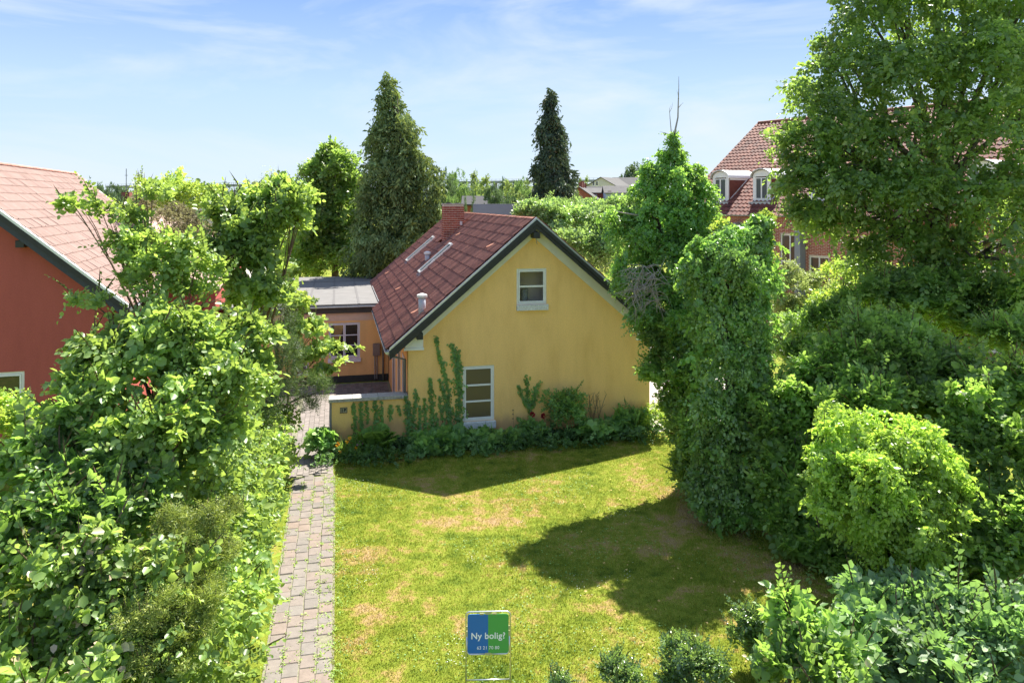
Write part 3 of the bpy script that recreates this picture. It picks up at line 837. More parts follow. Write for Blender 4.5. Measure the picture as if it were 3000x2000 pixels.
# verge flashing (white metal strip), bargeboards, rake boards
for sgn, nm in ((-1, 'l'), (1, 'r')):
    e = -SE if sgn < 0 else W_ + SE
    m = MB()
    s0, s1 = (e, SM) if sgn < 0 else (SM, e)
    decks(m, s0, s1, -OH - .03, -OH + .12, -.035, .03); m.build('verge_flashing', ZINC, yh)
    m = MB(); decks(m, s0, s1, LEN + .25, LEN + .36, -.035, .03); m.build('verge_flashing', ZINC, yh)
    m = MB(); decks(m, s0, s1, -OH - .02, -OH + .04, .034, .30)
    m.build('bargeboard', BLACKW, yh)
    m = MB(); decks(m, s0, s1, -OH - .055, -OH - .022, .034, .16); m.build('cover_board', BLACKW, yh)
    m = MB(); decks(m, s0, s1, -OH + .045, -.04, .10, .125); m.build('soffit', BLACKW, yh)
    m = MB()
    i0 = .02 if sgn < 0 else W_ - .02
    a0, a1 = (i0 + .38, SM) if sgn < 0 else (SM, i0 - .38)
    decks(m, a0, a1, -.055, -.003, .13, .56); m.build('rake_board', CREAM, yh)
    m = MB()
    b0, b1 = (-.10, .42) if sgn < 0 else (W_ - .42, W_ + .10)
    m.prism([(b0, -.075, 2.84), (b1, -.075, 2.84), (b1, -.075, rz(b1, .13)), (b0, -.075, rz(b0, .13))], [(b0, -.002, 2.84), (b1, -.002, 2.84), (b1, -.002, rz(b1, .13)), (b0, -.002, rz(b0, .13))])
    o = m.build('corner_board', WHITE, yh)
    m = MB(); m.box(b0 - .03, b1 + .02, -.095, -.002, 2.775, 2.838); m.build('ledge', WHITE, o)
    # bargeboard foot with a scrolled end
    c = e + (.16 if sgn < 0 else -.16)
    m = MB(); pts = [(e, rz(e, .302)), (c + (.1 if sgn < 0 else -.1), rz(c, .36)), (c + (.42 if sgn < 0 else -.42), rz(c, .06) + .02), (c + (.42 if sgn < 0 else -.42), rz(c + (.42 if sgn < 0 else -.42), .302))]
    # purlin end carried below the bargeboard
    px = .30 if sgn < 0 else W_ - .30
    m = MB(); m.box(px - .09, px + .09, -OH + .05, -.08, rz(px, .50), rz(px, .32)); m.build('purlin_end', BLACKW, yh, bevel=.01)
m = MB(); m.box(SM - .1, SM + .1, -OH - .05, -.06, ZR - .58, ZR - .40); m.build('purlin_end', BLACKW, yh, bevel=.01)
m = MB(); m.tube([(SM + .02, -.30, ZR - .58), (SM + .02, -.30, ZR - .72), (SM + .05, -.30, ZR - .75)], .008, 5); m.build('lamp_hook', ZINCD, yh)
# gutter left + downpipe
def gutter(parent, p0, p1, r=.07, mat=ZINC, name='gutter'):
    p0, p1 = Vector(p0), Vector(p1); d = (p1 - p0).normalized(); s = Vector((-d.y, d.x, 0)); m = MB()
    K = 7; rg = []
    for q in (p0, p1):
        rg.append([q + s * (r * math.cos(math.pi + math.pi * k / K)) + Vector((0, 0, r * math.sin(math.pi + math.pi * k / K))) for k in range(K + 1)])
    for k in range(K): m.poly([rg[0][k], rg[0][k+1], rg[1][k+1], rg[1][k]])
    m.poly(rg[0]); m.poly(rg[1][::-1])
    o = m.build(name, mat, parent, smooth=False)
    so = o.modifiers.new('solid', 'SOLIDIFY'); so.thickness = .006
    return o
gutter(yh, (-SE - .055, -OH + .1, 2.80), (-SE - .055, 8.1, 2.80))
gutter(yh, (W_ + SE + .055, -OH + .1, 2.80), (W_ + SE + .055, LEN, 2.80))
m = MB(); m.tube([(-SE - .05, .15, 2.74), (-SE + .05, .2, 2.6), (-.07, .3, 2.45), (-.07, .3, .1)], .038, 8); m.build('downpipe', ZINCD, yh, smooth=True)
# skylights
for (s0, l0, s1, l1) in ((1.10, 12.0, 2.35, 13.0), (1.08, 6.5, 2.33, 7.3)):
    wd = .78
    M = slope_matrix((s1, l0, rz(s1) + .02), (0, 1, 0), (-1, 0, -SL)); Lg = (s1 - s0) * u
    m = MB(); m.box(0, .07, 0, Lg, 0, .10); m.box(wd - .07, wd, 0, Lg, 0, .10); m.box(.07, wd - .07, 0, .09, 0, .12); m.box(.07, wd - .07, Lg - .08, Lg, 0, .10)
    o = m.build('skylight', mat_plain('pale_aluminium', (.66, .67, .66), .35, metal=.3), yh); o.matrix_local = M
    m = MB(); m.box(.07, wd - .07, .09, Lg - .08, .055, .075); m.build('pane', GLASSP, o)
    m = MB(); m.box(-.05, wd + .05, Lg, Lg + .22, -.005, .03); m.build('flashing', ZINC, o)
# roof vents
for s, l, h, r_ in ((1.53, 8.35, .34, .10), (.44, .42, .56, .105)):
    v = MB(); z = rz(s) - .05
    v.tube([(s, l, z), (s, l, z + h)], r_, 10)
    o = v.build('roof_vent', mat_plain('vent_grey', (.42, .45, .52), .6, var=.1), yh, smooth=True)
    c = MB(); c.tube([(s, l, z + h - .02), (s, l, z + h + .05), (s, l, z + h + .09)], [r_ * 1.45, r_ * 1.45, r_ * .5], 12); c.build('vent_cap', mat_plain('vent_cap_grey', (.62, .62, .60), .6), o)
    c = MB(); c.box(-r_ * 1.4, r_ * 1.4, -r_ * 1.4, r_ * 2.2, 0, .04); f = c.build('flashing', ZINC, o); f.matrix_local = slope_matrix((s, l, rz(s) + .01), (0, 1, 0), (-1, 0, -SL))
# chimney
cx0, cx1, cy0, cy1 = 2.30, 3.14, 9.13, 9.75
m = MB(); m.box(cx0 + .012, cx1 - .012, cy0 + .012, cy1 - .012, 4.9, 6.92)
ch = m.build('chimney', MORTAR, yh)
def bm(l, w_, h): 
    q = MB(); q.box(0, l, 0, w_, 0, h); return q
bh = .070; pitch = .0925
def brick_mesh(l, wd):
    q = MB(); q.box(-l/2, l/2, -wd/2, wd/2, 0, bh); return q.mesh('brick', BRICK)
nb = 0
bm_full = brick_mesh(.222, .05); bm_half = brick_mesh(.104, .05)
for c in range(26):
    z = 5.0 + c * pitch
    if z + bh > 6.88: break
    for face in range(4):
        length = (cx1 - cx0) if face in (0, 2) else (cy1 - cy0)
        x = 0.0; first = (c + face) % 2 == 0
        pos = []
        if first: pos.append((.0, .104)); x = .116
        while x + .222 <= length + .012: pos.append((x, .222)); x += .234
        if length - x > .09: pos.append((x, .104))
        for a, ln_ in pos:
            mid = a + ln_ / 2
            if face == 0: loc = (cx0 + mid, cy0 + .022, z); r_ = 0
            elif face == 1: loc = (cx1 - .022, cy0 + mid, z); r_ = math.pi / 2
            elif face == 2: loc = (cx1 - mid, cy1 - .022, z); r_ = 0
            else: loc = (cx0 + .022, cy1 - mid, z); r_ = math.pi / 2
            if loc[2] < rz(loc[0]) - .1: continue
            if nb > 296 and face == 2: continue
            o = link('brick', bm_full if ln_ > .2 else bm_half, ch, (loc[0], loc[1], loc[2])); o.rotation_euler = (0, 0, r_ + random.uniform(-.01, .01)); nb += 1
m = MB(); m.box(cx0 - .03, cx1 + .03, cy0 - .03, cy1 + .03, 6.90, 6.955); m.build('chimney_cap', CONC, ch)
m = MB(); m.tube([(2.55, 9.44, 6.95), (2.55, 9.44, 7.0)], .1, 10); m.tube([(2.9, 9.44, 6.95), (2.9, 9.44, 6.99)], .1, 10)
m.build('flue_rim', mat_plain('soot', (.05, .045, .04), .9), ch)
m = MB(); m.box(2.96, 3.06, 9.09, 9.125, 6.06, 6.22); m.build('soot_door', ZINC, ch)
m = MB(); decks(m, 2.2, 3.24, 8.98, 9.12, -.05, -.02); m.build('flashing', ZINC, ch)
# black plinth
box_obj('plinth', BLACKW, yh, .0, W_, -.015, -.002, 0, .16)
# vase on the attic window sill
vs = MB(); prof = [(.0, .10), (.05, .105), (.2, .11), (.36, .115), (.4, .12)]
vs.tube([(3.55, .5, 3.98 + z) for z, r_ in prof], [r_ for z, r_ in prof], 12)
vo = vs.build('vase', mat_plain('mottled_grey_vase', (.28, .33, .36), .6, var=.5, vscale=25)); vo.location = HO; vo.rotation_euler = (0, 0, TH)
tag(vo, 'mottled grey cylinder vase standing inside the upper gable window', 'vase')

# ================================================================== ANNEX
AY = 8.30; AZ = 3.02
an = thing('flat_roofed_annex', 'orange rendered low annex with grey felt roof joining the yellow house from the left', 'annex', tuple(HW(-5.4, AY)), TH)
# local frame of the annex: x from -? to 5.4 (=house wall), y 0 = front face
m = MB()
AW = (3.10, 4.29, .95, 2.33); AW2 = (1.75, 2.35, .35, 1.15)
wall_panel(m, 0.3, 5.38, lambda s: AZ - .32, [], [AW, AW2], .3)
m.build('front_wall', ORANGE, an)
o = box_obj('render_band', mat_plain('faded_band', (.60, .40, .30), .9, var=.1), an, .3, 5.38, -.004, 0.0, AZ - .62, AZ - .32)
box_obj('fascia', mat_plain('dark_brown_board', (.045, .035, .033), .6, var=.2), an, .2, 5.38, -.10, .2, AZ - .30, AZ - .03)
box_obj('plinth', BLACKW, an, .3, 5.38, -.02, -.003, 0, .27)
gutter(an, (.2, -.19, AZ - .04), (5.0, -.19, AZ - .04), .06)
m = MB(); m.box(-.9, 5.9, -.16, 11.0, AZ - .02, AZ + .05); rf = m.build('roof', FELT, an)
for x in (.4, 1.35, 2.3, 3.25, 4.2, 5.1):
    box_obj('felt_seam', FELTD, rf, x, x + .09, -.158, 10.98, AZ + .05, AZ + .058)
box_obj('felt_seam', FELTD, rf, -.9, 5.9, 8.4, 8.5, AZ + .058, AZ + .064)
m = MB(); m.box(1.55, 1.8, 1.7, 1.95, AZ + .05, AZ + .35); v_ = m.build('roof_vent', ZINCD, rf); box_obj('vent_cap', ZINC, v_, 1.5, 1.85, 1.65, 2.0, AZ + .35, AZ + .39)
m = MB(); m.box(5.0, 5.5, .1, 5.6, AZ + .052, AZ + .10); m.build('lead_valley', ZINCD, rf)
window(an, *AW, .03, 3, 2, LILAC, GLASSD, .05, .035)
window(an, *AW2, .03, 1, 1, LILAC, GLASSD, .05, .035)
box_obj('window_sill', LILAC, an, AW[0] - .03, AW[1] + .03, -.07, .05, AW[2] - .15, AW[2] - .003)
box_obj('meter_cabinet', mat_plain('meter_grey', (.20, .15, .13), .6, var=.1), an, 4.78, 5.06, -.13, -.004, 1.0, 1.48, bevel=.02)
m = MB(); m.tube([(4.86, -.06, 1.0), (4.86, -.06, .1)], .022, 6); m.tube([(4.94, -.06, 1.0), (4.94, -.06, .1)], .022, 6); m.build('conduit', ZINCD, an)
m = MB(); m.tube([(5.18, -.14, AZ - .08), (5.18, -.08, AZ - .3), (5.18, -.08, .05)], .035, 8); m.build('downpipe', ZINCD, an, smooth=True)
m = MB(); m.box(0, .3, .3, 10.9, 0, AZ - .05); m.box(0.3, 5.38, 10.6, 10.9, 0, AZ - .05); m.build('rear_walls', ORANGE, an)

# red rendered link wall rising behind the annex roof's left end
lk = thing('red_outbuilding', 'red rendered outbuilding wall rising above the left end of the flat felt roof', 'outbuilding', tuple(HW(-6.35, 8.2)), TH)
m = MB(); m.prism([(-4, 0, 0), (-.05, 0, 0), (-.05, 0, 3.7), (-4, 0, 5.6)], [(-4, 9, 0), (-.05, 9, 0), (-.05, 9, 4.6), (-4, 9, 6.4)])
m.build('wall', REDR, lk)
m = MB(); m.prism([(-4.2, -.2, 5.72), (.1, -.2, 3.72), (.1, -.2, 3.8), (-4.2, -.2, 5.8)], [(-4.2, 9.2, 6.52), (.1, 9.2, 4.62), (.1, 9.2, 4.7), (-4.2, 9.2, 6.6)]); m.build('roof', TILER, lk)

# ================================================================== GARDEN WALL
gw = thing('garden_wall', 'low yellow garden wall with concrete coping and house number plate beside the path', 'wall', tuple(HW(-2.15, 0)), TH)
m = MB(); m.box(.02, .62, .0, .36, 0, 1.40); m.build('pillar', YELLOW, gw)
m = MB(); m.box(.62, 2.147, .045, .33, 0.0, 1.40); m.build('wall_body', YELLOW, gw)
m = MB(); m.box(.62, 2.147, .03, .044, 0, .30); m.build('plinth', BLACKW, gw)
m = MB(); m.box(-.045, .018, .02, .34, 0, 1.40); m.build('end_face', mat_plain('grey_render_end', (.25, .24, .25), .9, bump=.5, var=.2), gw)
for a, b in ((-.07, .58), (.584, 1.30), (1.304, 2.145)):
    box_obj('coping_stone', CONC, gw, a, b, -.05, .42 + random.uniform(-.01, .01), 1.404, 1.50, bevel=.014)
box_obj('number_plate', mat_plain('plate_grey', (.34, .31, .22), .7), gw, .245, .445, -.014, -.002, 1.09, 1.25)
pl = bpy.data.objects['number_plate']
m = MB(); BK = mat_plain('black_paint', (.012, .012, .012), .5)
m.box(.245, .445, -.018, -.0145, 1.236, 1.25); m.box(.245, .445, -.018, -.0145, 1.09, 1.104); m.box(.245, .258, -.018, -.0145, 1.104, 1.236); m.box(.432, .445, -.018, -.0145, 1.104, 1.236)
m.build('plate_border', BK, pl)
def text(body, parent, mat, size, x, y, z, rx=R(90), bold=0.0, name='lettering', ext=.001, align='CENTER', ratio=1.0):
    c = bpy.data.curves.new(name, 'FONT'); c.body = body; c.size = size; c.align_x = align; c.extrude = ext; c.offset = bold; c.space_character = 1.06
    c.materials.append(mat)
    o = bpy.data.objects.new(name, c); COL.objects.link(o)
    bpy.context.view_layer.update()
    me = bpy.data.meshes.new_from_object(o.evaluated_get(bpy.context.evaluated_depsgraph_get()))
    bpy.data.objects.remove(o)
    o = bpy.data.objects.new(name, me); COL.objects.link(o); o.parent = parent
    o.location = (x, y, z); o.rotation_euler = (rx, 0, 0); o.scale = (ratio, 1, 1)
    return o
text("1B", pl, BK, .135, .345, -.017, 1.122, bold=.006, name='house_number', ratio=1.05)

# ================================================================== ESTATE SIGN
sg = thing('estate_agent_sign', 'blue and green board in a galvanised tube frame standing on the lawn', 'sign', (-.342, 10.75, 0), R(2.0))
m = MB()
def rr_path(x0, x1, z0, z1, r, openb=True):
    pts = []
    for cx, cz, a0 in ((x0 + r, z1 - r, 180), (x1 - r, z1 - r, 90)):
        for k in range(6): a = R(a0 - 18 * k); pts.append((cx + r * math.cos(a), 0, cz + r * math.sin(a)))
    return pts
top = rr_path(-.318, .318, .5, 1.150, .06)
m.tube([(-.318, 0, -.25)] + top + [(.318, 0, -.25)], .011, 10); m.build('tube_frame', STEEL, sg, smooth=True)
def lower(sx):
    pts = [(sx * .305, 0, .80)]
    for k in range(6): a = R(18 * k); pts.append((sx * (.245 + .06 * math.cos(a)), 0, .60 - .06 * math.sin(a)))
    pts.append((sx * .045, 0, .54)); return pts
m = MB(); m.tube(lower(-1), .0105, 10); m.build('retaining_tube', STEEL, sg, smooth=True)
m = MB(); m.tube(lower(1), .0105, 10); m.build('retaining_tube', STEEL, sg, smooth=True)
m = MB(); m.tube([(-.318, 0, .175), (.318, 0, .175)], .010, 10); m.build('crossbar', STEEL, sg, smooth=True)
def half_board(sx):
    x1 = sx * .295; r = .04; pts = [(0, .555), (x1 - sx * r, .555)]
    for k in range(5): a = R(-90 + 22.5 * k); pts.append((x1 - sx * r + sx * r * math.cos(a), .555 + r + r * math.sin(a)))
    for k in range(5): a = R(22.5 * k); pts.append((x1 - sx * r + sx * r * math.cos(a), 1.115 - r + r * math.sin(a)))
    pts.append((0, 1.115)); m = MB()
    m.prism([(x, -.004, z) for x, z in pts], [(x, .004, z) for x, z in pts]); return m
bd = half_board(-1).build('board', mat_plain('sign_blue', (.0, .13, .46), .35), sg); bd['label'] = 'blue left half of the board'
bd2 = half_board(1).build('board', mat_plain('sign_green', (.055, .33, .075), .35), sg); bd2['label'] = 'green right half of the board'
SW_ = mat_plain('sign_white', (.80, .82, .85), .5)
text("Ny bolig?", sg, SW_, .126, 0, -.006, .765, bold=.0022, ratio=.98)
text("63 21 70 80", sg, SW_, .064, 0, -.006, .615, bold=.0004, ratio=.98, name='phone_number')
TP = mat_plain('clip_olive', (.42, .42, .20), .6)
for x, z, a, b in ((0, 1.128, .04, .016), (0, .548, .04, .016), (-.304, .83, .012, .045), (.304, .83, .012, .045), (-.09, 1.118, .03, .01), (.09, 1.118, .03, .01), (-.30, .72, .008, .025), (.30, .72, .008, .025), (-.30, .92, .008, .025), (.30, .92, .008, .025)):
    box_obj('clip', TP, sg, x - a, x + a, -.008, .008, z - b, z + b)

# ================================================================== RED HOUSE (left)
RU = Vector((-.283, .959, 0)); RRt = Vector((.959, .283, 0)); RTH = math.asin(.283)
RO = Vector((-10.15, 20, 0))
rh = thing('red_house', 'red rendered house with salmon tiled roof at the left edge', 'house', tuple(RO), RTH)
# local: x to the right, y back; right eave at x=0 roof z 4.29, ridge at x=-4.6 z 8.2
RSL = .85; RZE = 4.29; RRX = -4.6
def rz2(x, off=0.0): return RZE - RSL * (RRX - RRX) + RSL * (-x) - off if x >= RRX else RZE + RSL * (4.6 - (RRX - x)) - off
RWX = -.45
m = MB(); RWIN = (-5.1, -2.48, 1.50, 2.67)
wall_panel(m, -8.75, RWX, lambda s: rz2(s, .12), [RRX], [RWIN], .3)
m.build('gable_wall', REDR, rh)
m = MB(); m.box(RWX - .3, RWX, .3, 13.2, 0, rz2(RWX, .12)); m.box(-8.75, -8.45, .3, 13.2, 0, rz2(-8.75, .12)); m.build('side_walls', REDR, rh)
m = MB(); m.prism([(-8.45, 12.9, 0), (RWX - .3, 12.9, 0), (RWX - .3, 12.9, 4.4), (RRX, 12.9, 8.0), (-8.45, 12.9, 4.4)], [(-8.45, 13.19, 0), (RWX - .3, 13.19, 0), (RWX - .3, 13.19, 4.4), (RRX, 13.19, 8.0), (-8.45, 13.19, 4.4)]); m.build('rear_wall', REDR, rh)
window(rh, *RWIN, .03, 1, 2, WHITE, GLASSD, .07, .03)
def dk2(mb, s0, s1, y0, y1, a, b):
    mb.prism([(s0, y0, rz2(s0, a)), (s1, y0, rz2(s1, a)), (s1, y0, rz2(s1, b)), (s0, y0, rz2(s0, b))], [(s0, y1, rz2(s0, a)), (s1, y1, rz2(s1, a)), (s1, y1, rz2(s1, b)), (s0, y1, rz2(s0, b))])
m = MB(); dk2(m, RRX, 0, -.3, 13.5, .05, .10); dk2(m, -9.2, RRX, -.3, 13.5, .05, .10)
rroof = m.build('roof', BLACKW, rh)
u2 = math.sqrt(1 + RSL ** 2); sl2 = 4.6 * u2; r2 = 17; rl2 = sl2 / r2
tiled_slope(rroof, slope_matrix((RRX, -.28, 8.2 - .04), (0, 1, 0), (1, 0, -RSL)), 45, r2, .305, rl2, rl2 + .045, .06, 2, TILER, TILERI, 290, order=lambda c: c[0] * .3 + c[1] * .12)
tiled_slope(rroof, slope_matrix((RRX, -.28, 8.2 - .04), (0, 1, 0), (-1, 0, -RSL)), 45, r2, .305, rl2, rl2 + .045, .06, 2, TILER, TILERI, 0)
rt2 = ridge_tile_mesh(mat_pieces('salmon_ridge', [(.40, .16, .11), (.48, .22, .16)], .5, .4, .3, 40, .2), .13, .42)
for k in range(38):
    o = link('ridge_tile', rt2, rroof, (RRX, -.25 + k * .36, 8.2 - .03)); o.rotation_euler = (R(2), 0, random.uniform(-.02, .02))
for s0, s1 in ((RRX, 0), (-9.2, RRX)):
    m = MB(); dk2(m, s0, s1, -.36, -.31, .04, .36); m.build('bargeboard', mat_plain('blue_black_board', (.035, .042, .055), .6, bump=.4, var=.2, vscale=8), rh)
    m = MB(); dk2(m, s0, s1, -.39, -.362, .04, .20); m.build('cover_board', BLACKW, rh)
    m = MB(); dk2(m, s0, s1, -.40, -.24, -.05, .035); m.build('verge_flashing', WHITE, rh)
    m = MB(); dk2(m, s0, s1, 13.42, 13.60, -.05, .035); m.build('verge_flashing', WHITE, rh)
m = MB(); m.box(-2.6, -2.4, -.30, -.01, rz2(-2.5, .56), rz2(-2.5, .38)); m.build('purlin_end', BLACKW, rh, bevel=.01)
gutter(rh, (.06, -.3, RZE - .07), (.06, 13.4, RZE - .07))

# ================================================================== BRICK BUILDING (right)
BO = Vector((14.2, 39, 0)); bx = Vector((.588, -.809, 0)); BTH = math.atan2(-.809, .588)
bb = thing('brick_building', 'large red brick building with old red tiled roof and arched dormers behind the linden tree', 'building', tuple(BO), BTH)
# local x: towards the right and nearer, y: into the building (normal away from the camera)
B0, B1, BE, BR, BW = -7.3, 12.0, 6.3, 12.2, 8.0
def brick_wall(mb, x0, x1, z0, z1, y, holes, bl=.24, hh=.075):
    r = 0; z = z0
    while z < z1:
        x = x0 - (.12 if r % 2 else 0)
        while x < x1:
            a = max(x, x0); b = min(x + bl - .022, x1)
            segs = [(a, b)]
            for h in holes:
                if z + hh > h[2] and z < h[3]:
                    ns = []
                    for p, q in segs:
                        if q <= h[0] or p >= h[1]: ns.append((p, q)); continue
                        if p < h[0]: ns.append((p, h[0]))
                        if q > h[1]: ns.append((h[1], q))
                    segs = ns
            for p, q in segs:
                if q - p > .03: mb.box(p, q, y - .006, y + .02, z, z + hh - .016)
            x += bl
        z += hh; r += 1
bwin = []
for x, zt, zb in ((-6.0, 5.35, 3.6), (-4.1, 5.35, 3.6), (-1.9, 5.35, 3.6), (.25, 5.35, 2.55), (1.9, 4.3, 2.55), (4.6, 5.35, 2.55), (7.4, 5.35, 3.6), (9.8, 5.35, 3.6)):
    bwin.append((x - .55, x + .55, zb, zt))
for x in (-6, -3.5, -1.9, 2.0, 4.6, 7.4, 9.8): bwin.append((x - .55, x + .55, .8, 2.1))
m = MB(); wall_panel(m, B0, B1, lambda s: BE, [], bwin, .35)
m.build('front_wall', MORTAR, bb)
m = MB(); brick_wall(m, B0, B1, .02, BE, 0, bwin); tag(m.build('facade_bricks', BRICKI, bb), kind='stuff')
for q in bwin: window(bb, *q, .05, 2 if q[3] - q[2] > 2.4 else 1, 2, WHITE, GLASSO, .07, .08, sash=False)
m = MB(); m.prism([(B0, .36, 0), (B0, 2 * BW, 0), (B0, 2 * BW, BE), (B0, BW, BR - .1), (B0, .36, BE)], [(B0 + .35, .36, 0), (B0 + .35, 2 * BW, 0), (B0 + .35, 2 * BW, BE), (B0 + .35, BW, BR - .1), (B0 + .35, .36, BE)]); m.build('gable_wall', BRICKI, bb)
m = MB(); m.prism([(B0 - .15, -.25, BE), (B0 - .15, BW, BR), (B0 - .15, 2 * BW + .3, BE), (B0 - .15, BW, BR - .15)], [(B1, -.25, BE), (B1, BW, BR), (B1, 2 * BW + .3, BE), (B1, BW, BR - .15)])
broof = m.build('roof', BLACKW, bb)
bs = (BR - BE) / (BW + .25); ub = math.sqrt(1 + bs * bs); slb = (BW + .25) * ub; rb = int(slb / .36)
tiled_slope(broof, slope_matrix((B0 - .15, BW, BR + .01), (1, 0, 0), (0, -1, -bs)), int((B1 - B0 + .15) / .27), rb, .27, slb / rb, slb / rb + .05, .06, 1, TILEB, TILEB, 0)
m = MB()
for k in range(50): m.tube([(B0 - .1 + k * .39, BW, BR + .03), (B0 + .3 + k * .39, BW, BR + .05)], [.13, .11], 8)
tag(m.build('ridge_tiles', RIDGEM, broof), kind='stuff')
gutter(bb, (B0 - .1, -.32, BE + .02), (B1, -.32, BE + .02), .08, ZINCD)
m = MB(); m.tube([(-.8, -.1, BE), (-.8, -.1, 0)], .06, 8); m.build('downpipe', ZINCD, bb)
for x in (-2.85, 1.05):
    m = MB(); m.box(x - .2, x + .12, -.5, -.01, 0, BE - .42 if x < 0 else 5.6); m.build('chimney_shaft', mat_plain('shaft_grey', (.26, .28, .31), .7, var=.12), bb, bevel=.01)
# dormers
for xd in (-4.77, -2.0, 1.4, 5.2, 9.0):
    z0 = 7.05; y0 = (z0 - BE) / bs - .25
    D = MB(); w2 = .56; zt = 8.42
    D.box(-w2, w2, y0 - .02, y0 + .05, z0, z0 + .12); D.box(-w2, -w2 + .16, y0 - .02, y0 + .05, z0 + .12, zt); D.box(w2 - .16, w2, y0 - .02, y0 + .05, z0 + .12, zt)
    arc = [(w2 * math.cos(R(a)), zt + .36 * math.sin(R(a))) for a in range(0, 181, 20)]
    D.prism([(x, y0 - .02, z) for x, z in arc], [(x, y0 + .05, z) for x, z in arc])
    D.v = [(x + xd, y, z) for x, y, z in D.v]
    d = D.build('dormer', WHITE, bb)
    yb = (zt + .36 - BE) / bs - .25
    ck = MB()
    for sx in (-1, 1):
        x = xd + sx * w2
        ck.prism([(x - .03, y0 + .051, z0), (x - .03, (zt - BE) / bs - .25, zt), (x - .03, y0 + .051, zt)], [(x + .03, y0 + .051, z0), (x + .03, (zt - BE) / bs - .25, zt), (x + .03, y0 + .051, zt)])
    ck.build('dormer_cheek', TILEB, d)
    tr = MB()
    for sx in (-1, 1):
        x = xd + sx * w2
        tr.box(x - .05, x + .05, y0 + .06, (zt - BE) / bs, zt - .14, zt)
        tr.prism([(x - .06, y0 + .06, z0 - .02), (x + .06, y0 + .06, z0 - .02), (x + .06, y0 + .06, z0 + .14), (x - .06, y0 + .06, z0 + .14)], [(x - .06, yb, z0 - .02 + (yb - y0) * bs), (x + .06, yb, z0 - .02 + (yb - y0) * bs), (x + .06, yb, z0 + .14 + (yb - y0) * bs), (x - .06, yb, z0 + .14 + (yb - y0) * bs)])
    tr.build('dormer_trim', WHITE, d)
    rf_ = MB(); a2 = [(xd + (w2 + .1) * math.cos(R(a)), zt + .44 * math.sin(R(a))) for a in range(0, 181, 15)]
    for i in range(len(a2) - 1):
        (xa, za), (xb, zb) = a2[i], a2[i + 1]
        rf_.prism([(xa, y0 - .15, za), (xb, y0 - .15, zb), (xb, y0 - .15, zb - .04), (xa, y0 - .15, za - .04)], [(xa, yb + .4, za), (xb, yb + .4, zb), (xb, yb + .4, zb - .04), (xa, yb + .4, za - .04)])
    rf_.build('dormer_roof', mat_plain('zinc_sheet', (.70, .71, .70), .45, metal=.3, var=.05), d)
    window(d, xd - .39, xd + .39, z0 + .13, zt - .06, y0 - .03, 1, 2, WHITE, GLASSP, .05, .03, sash=False)
    box_obj('dormer_apron', ZINC, d, xd - .68, xd + .68, y0 - .25, y0 - .02, z0 - .16, z0 - .02)

# ================================================================== WOODEN POST right of the house
m = MB(); m.tube([(0, 0, 0), (0, 0, 2.2)], .05, 8)
o = m.build('wooden_post', mat_plain('brown_post', (.22, .13, .08), .8, var=.2)); o.location = HW(8.15, 2.5)
tag(o, 'brown post standing between the yellow house corner and the dark hedge', 'post')

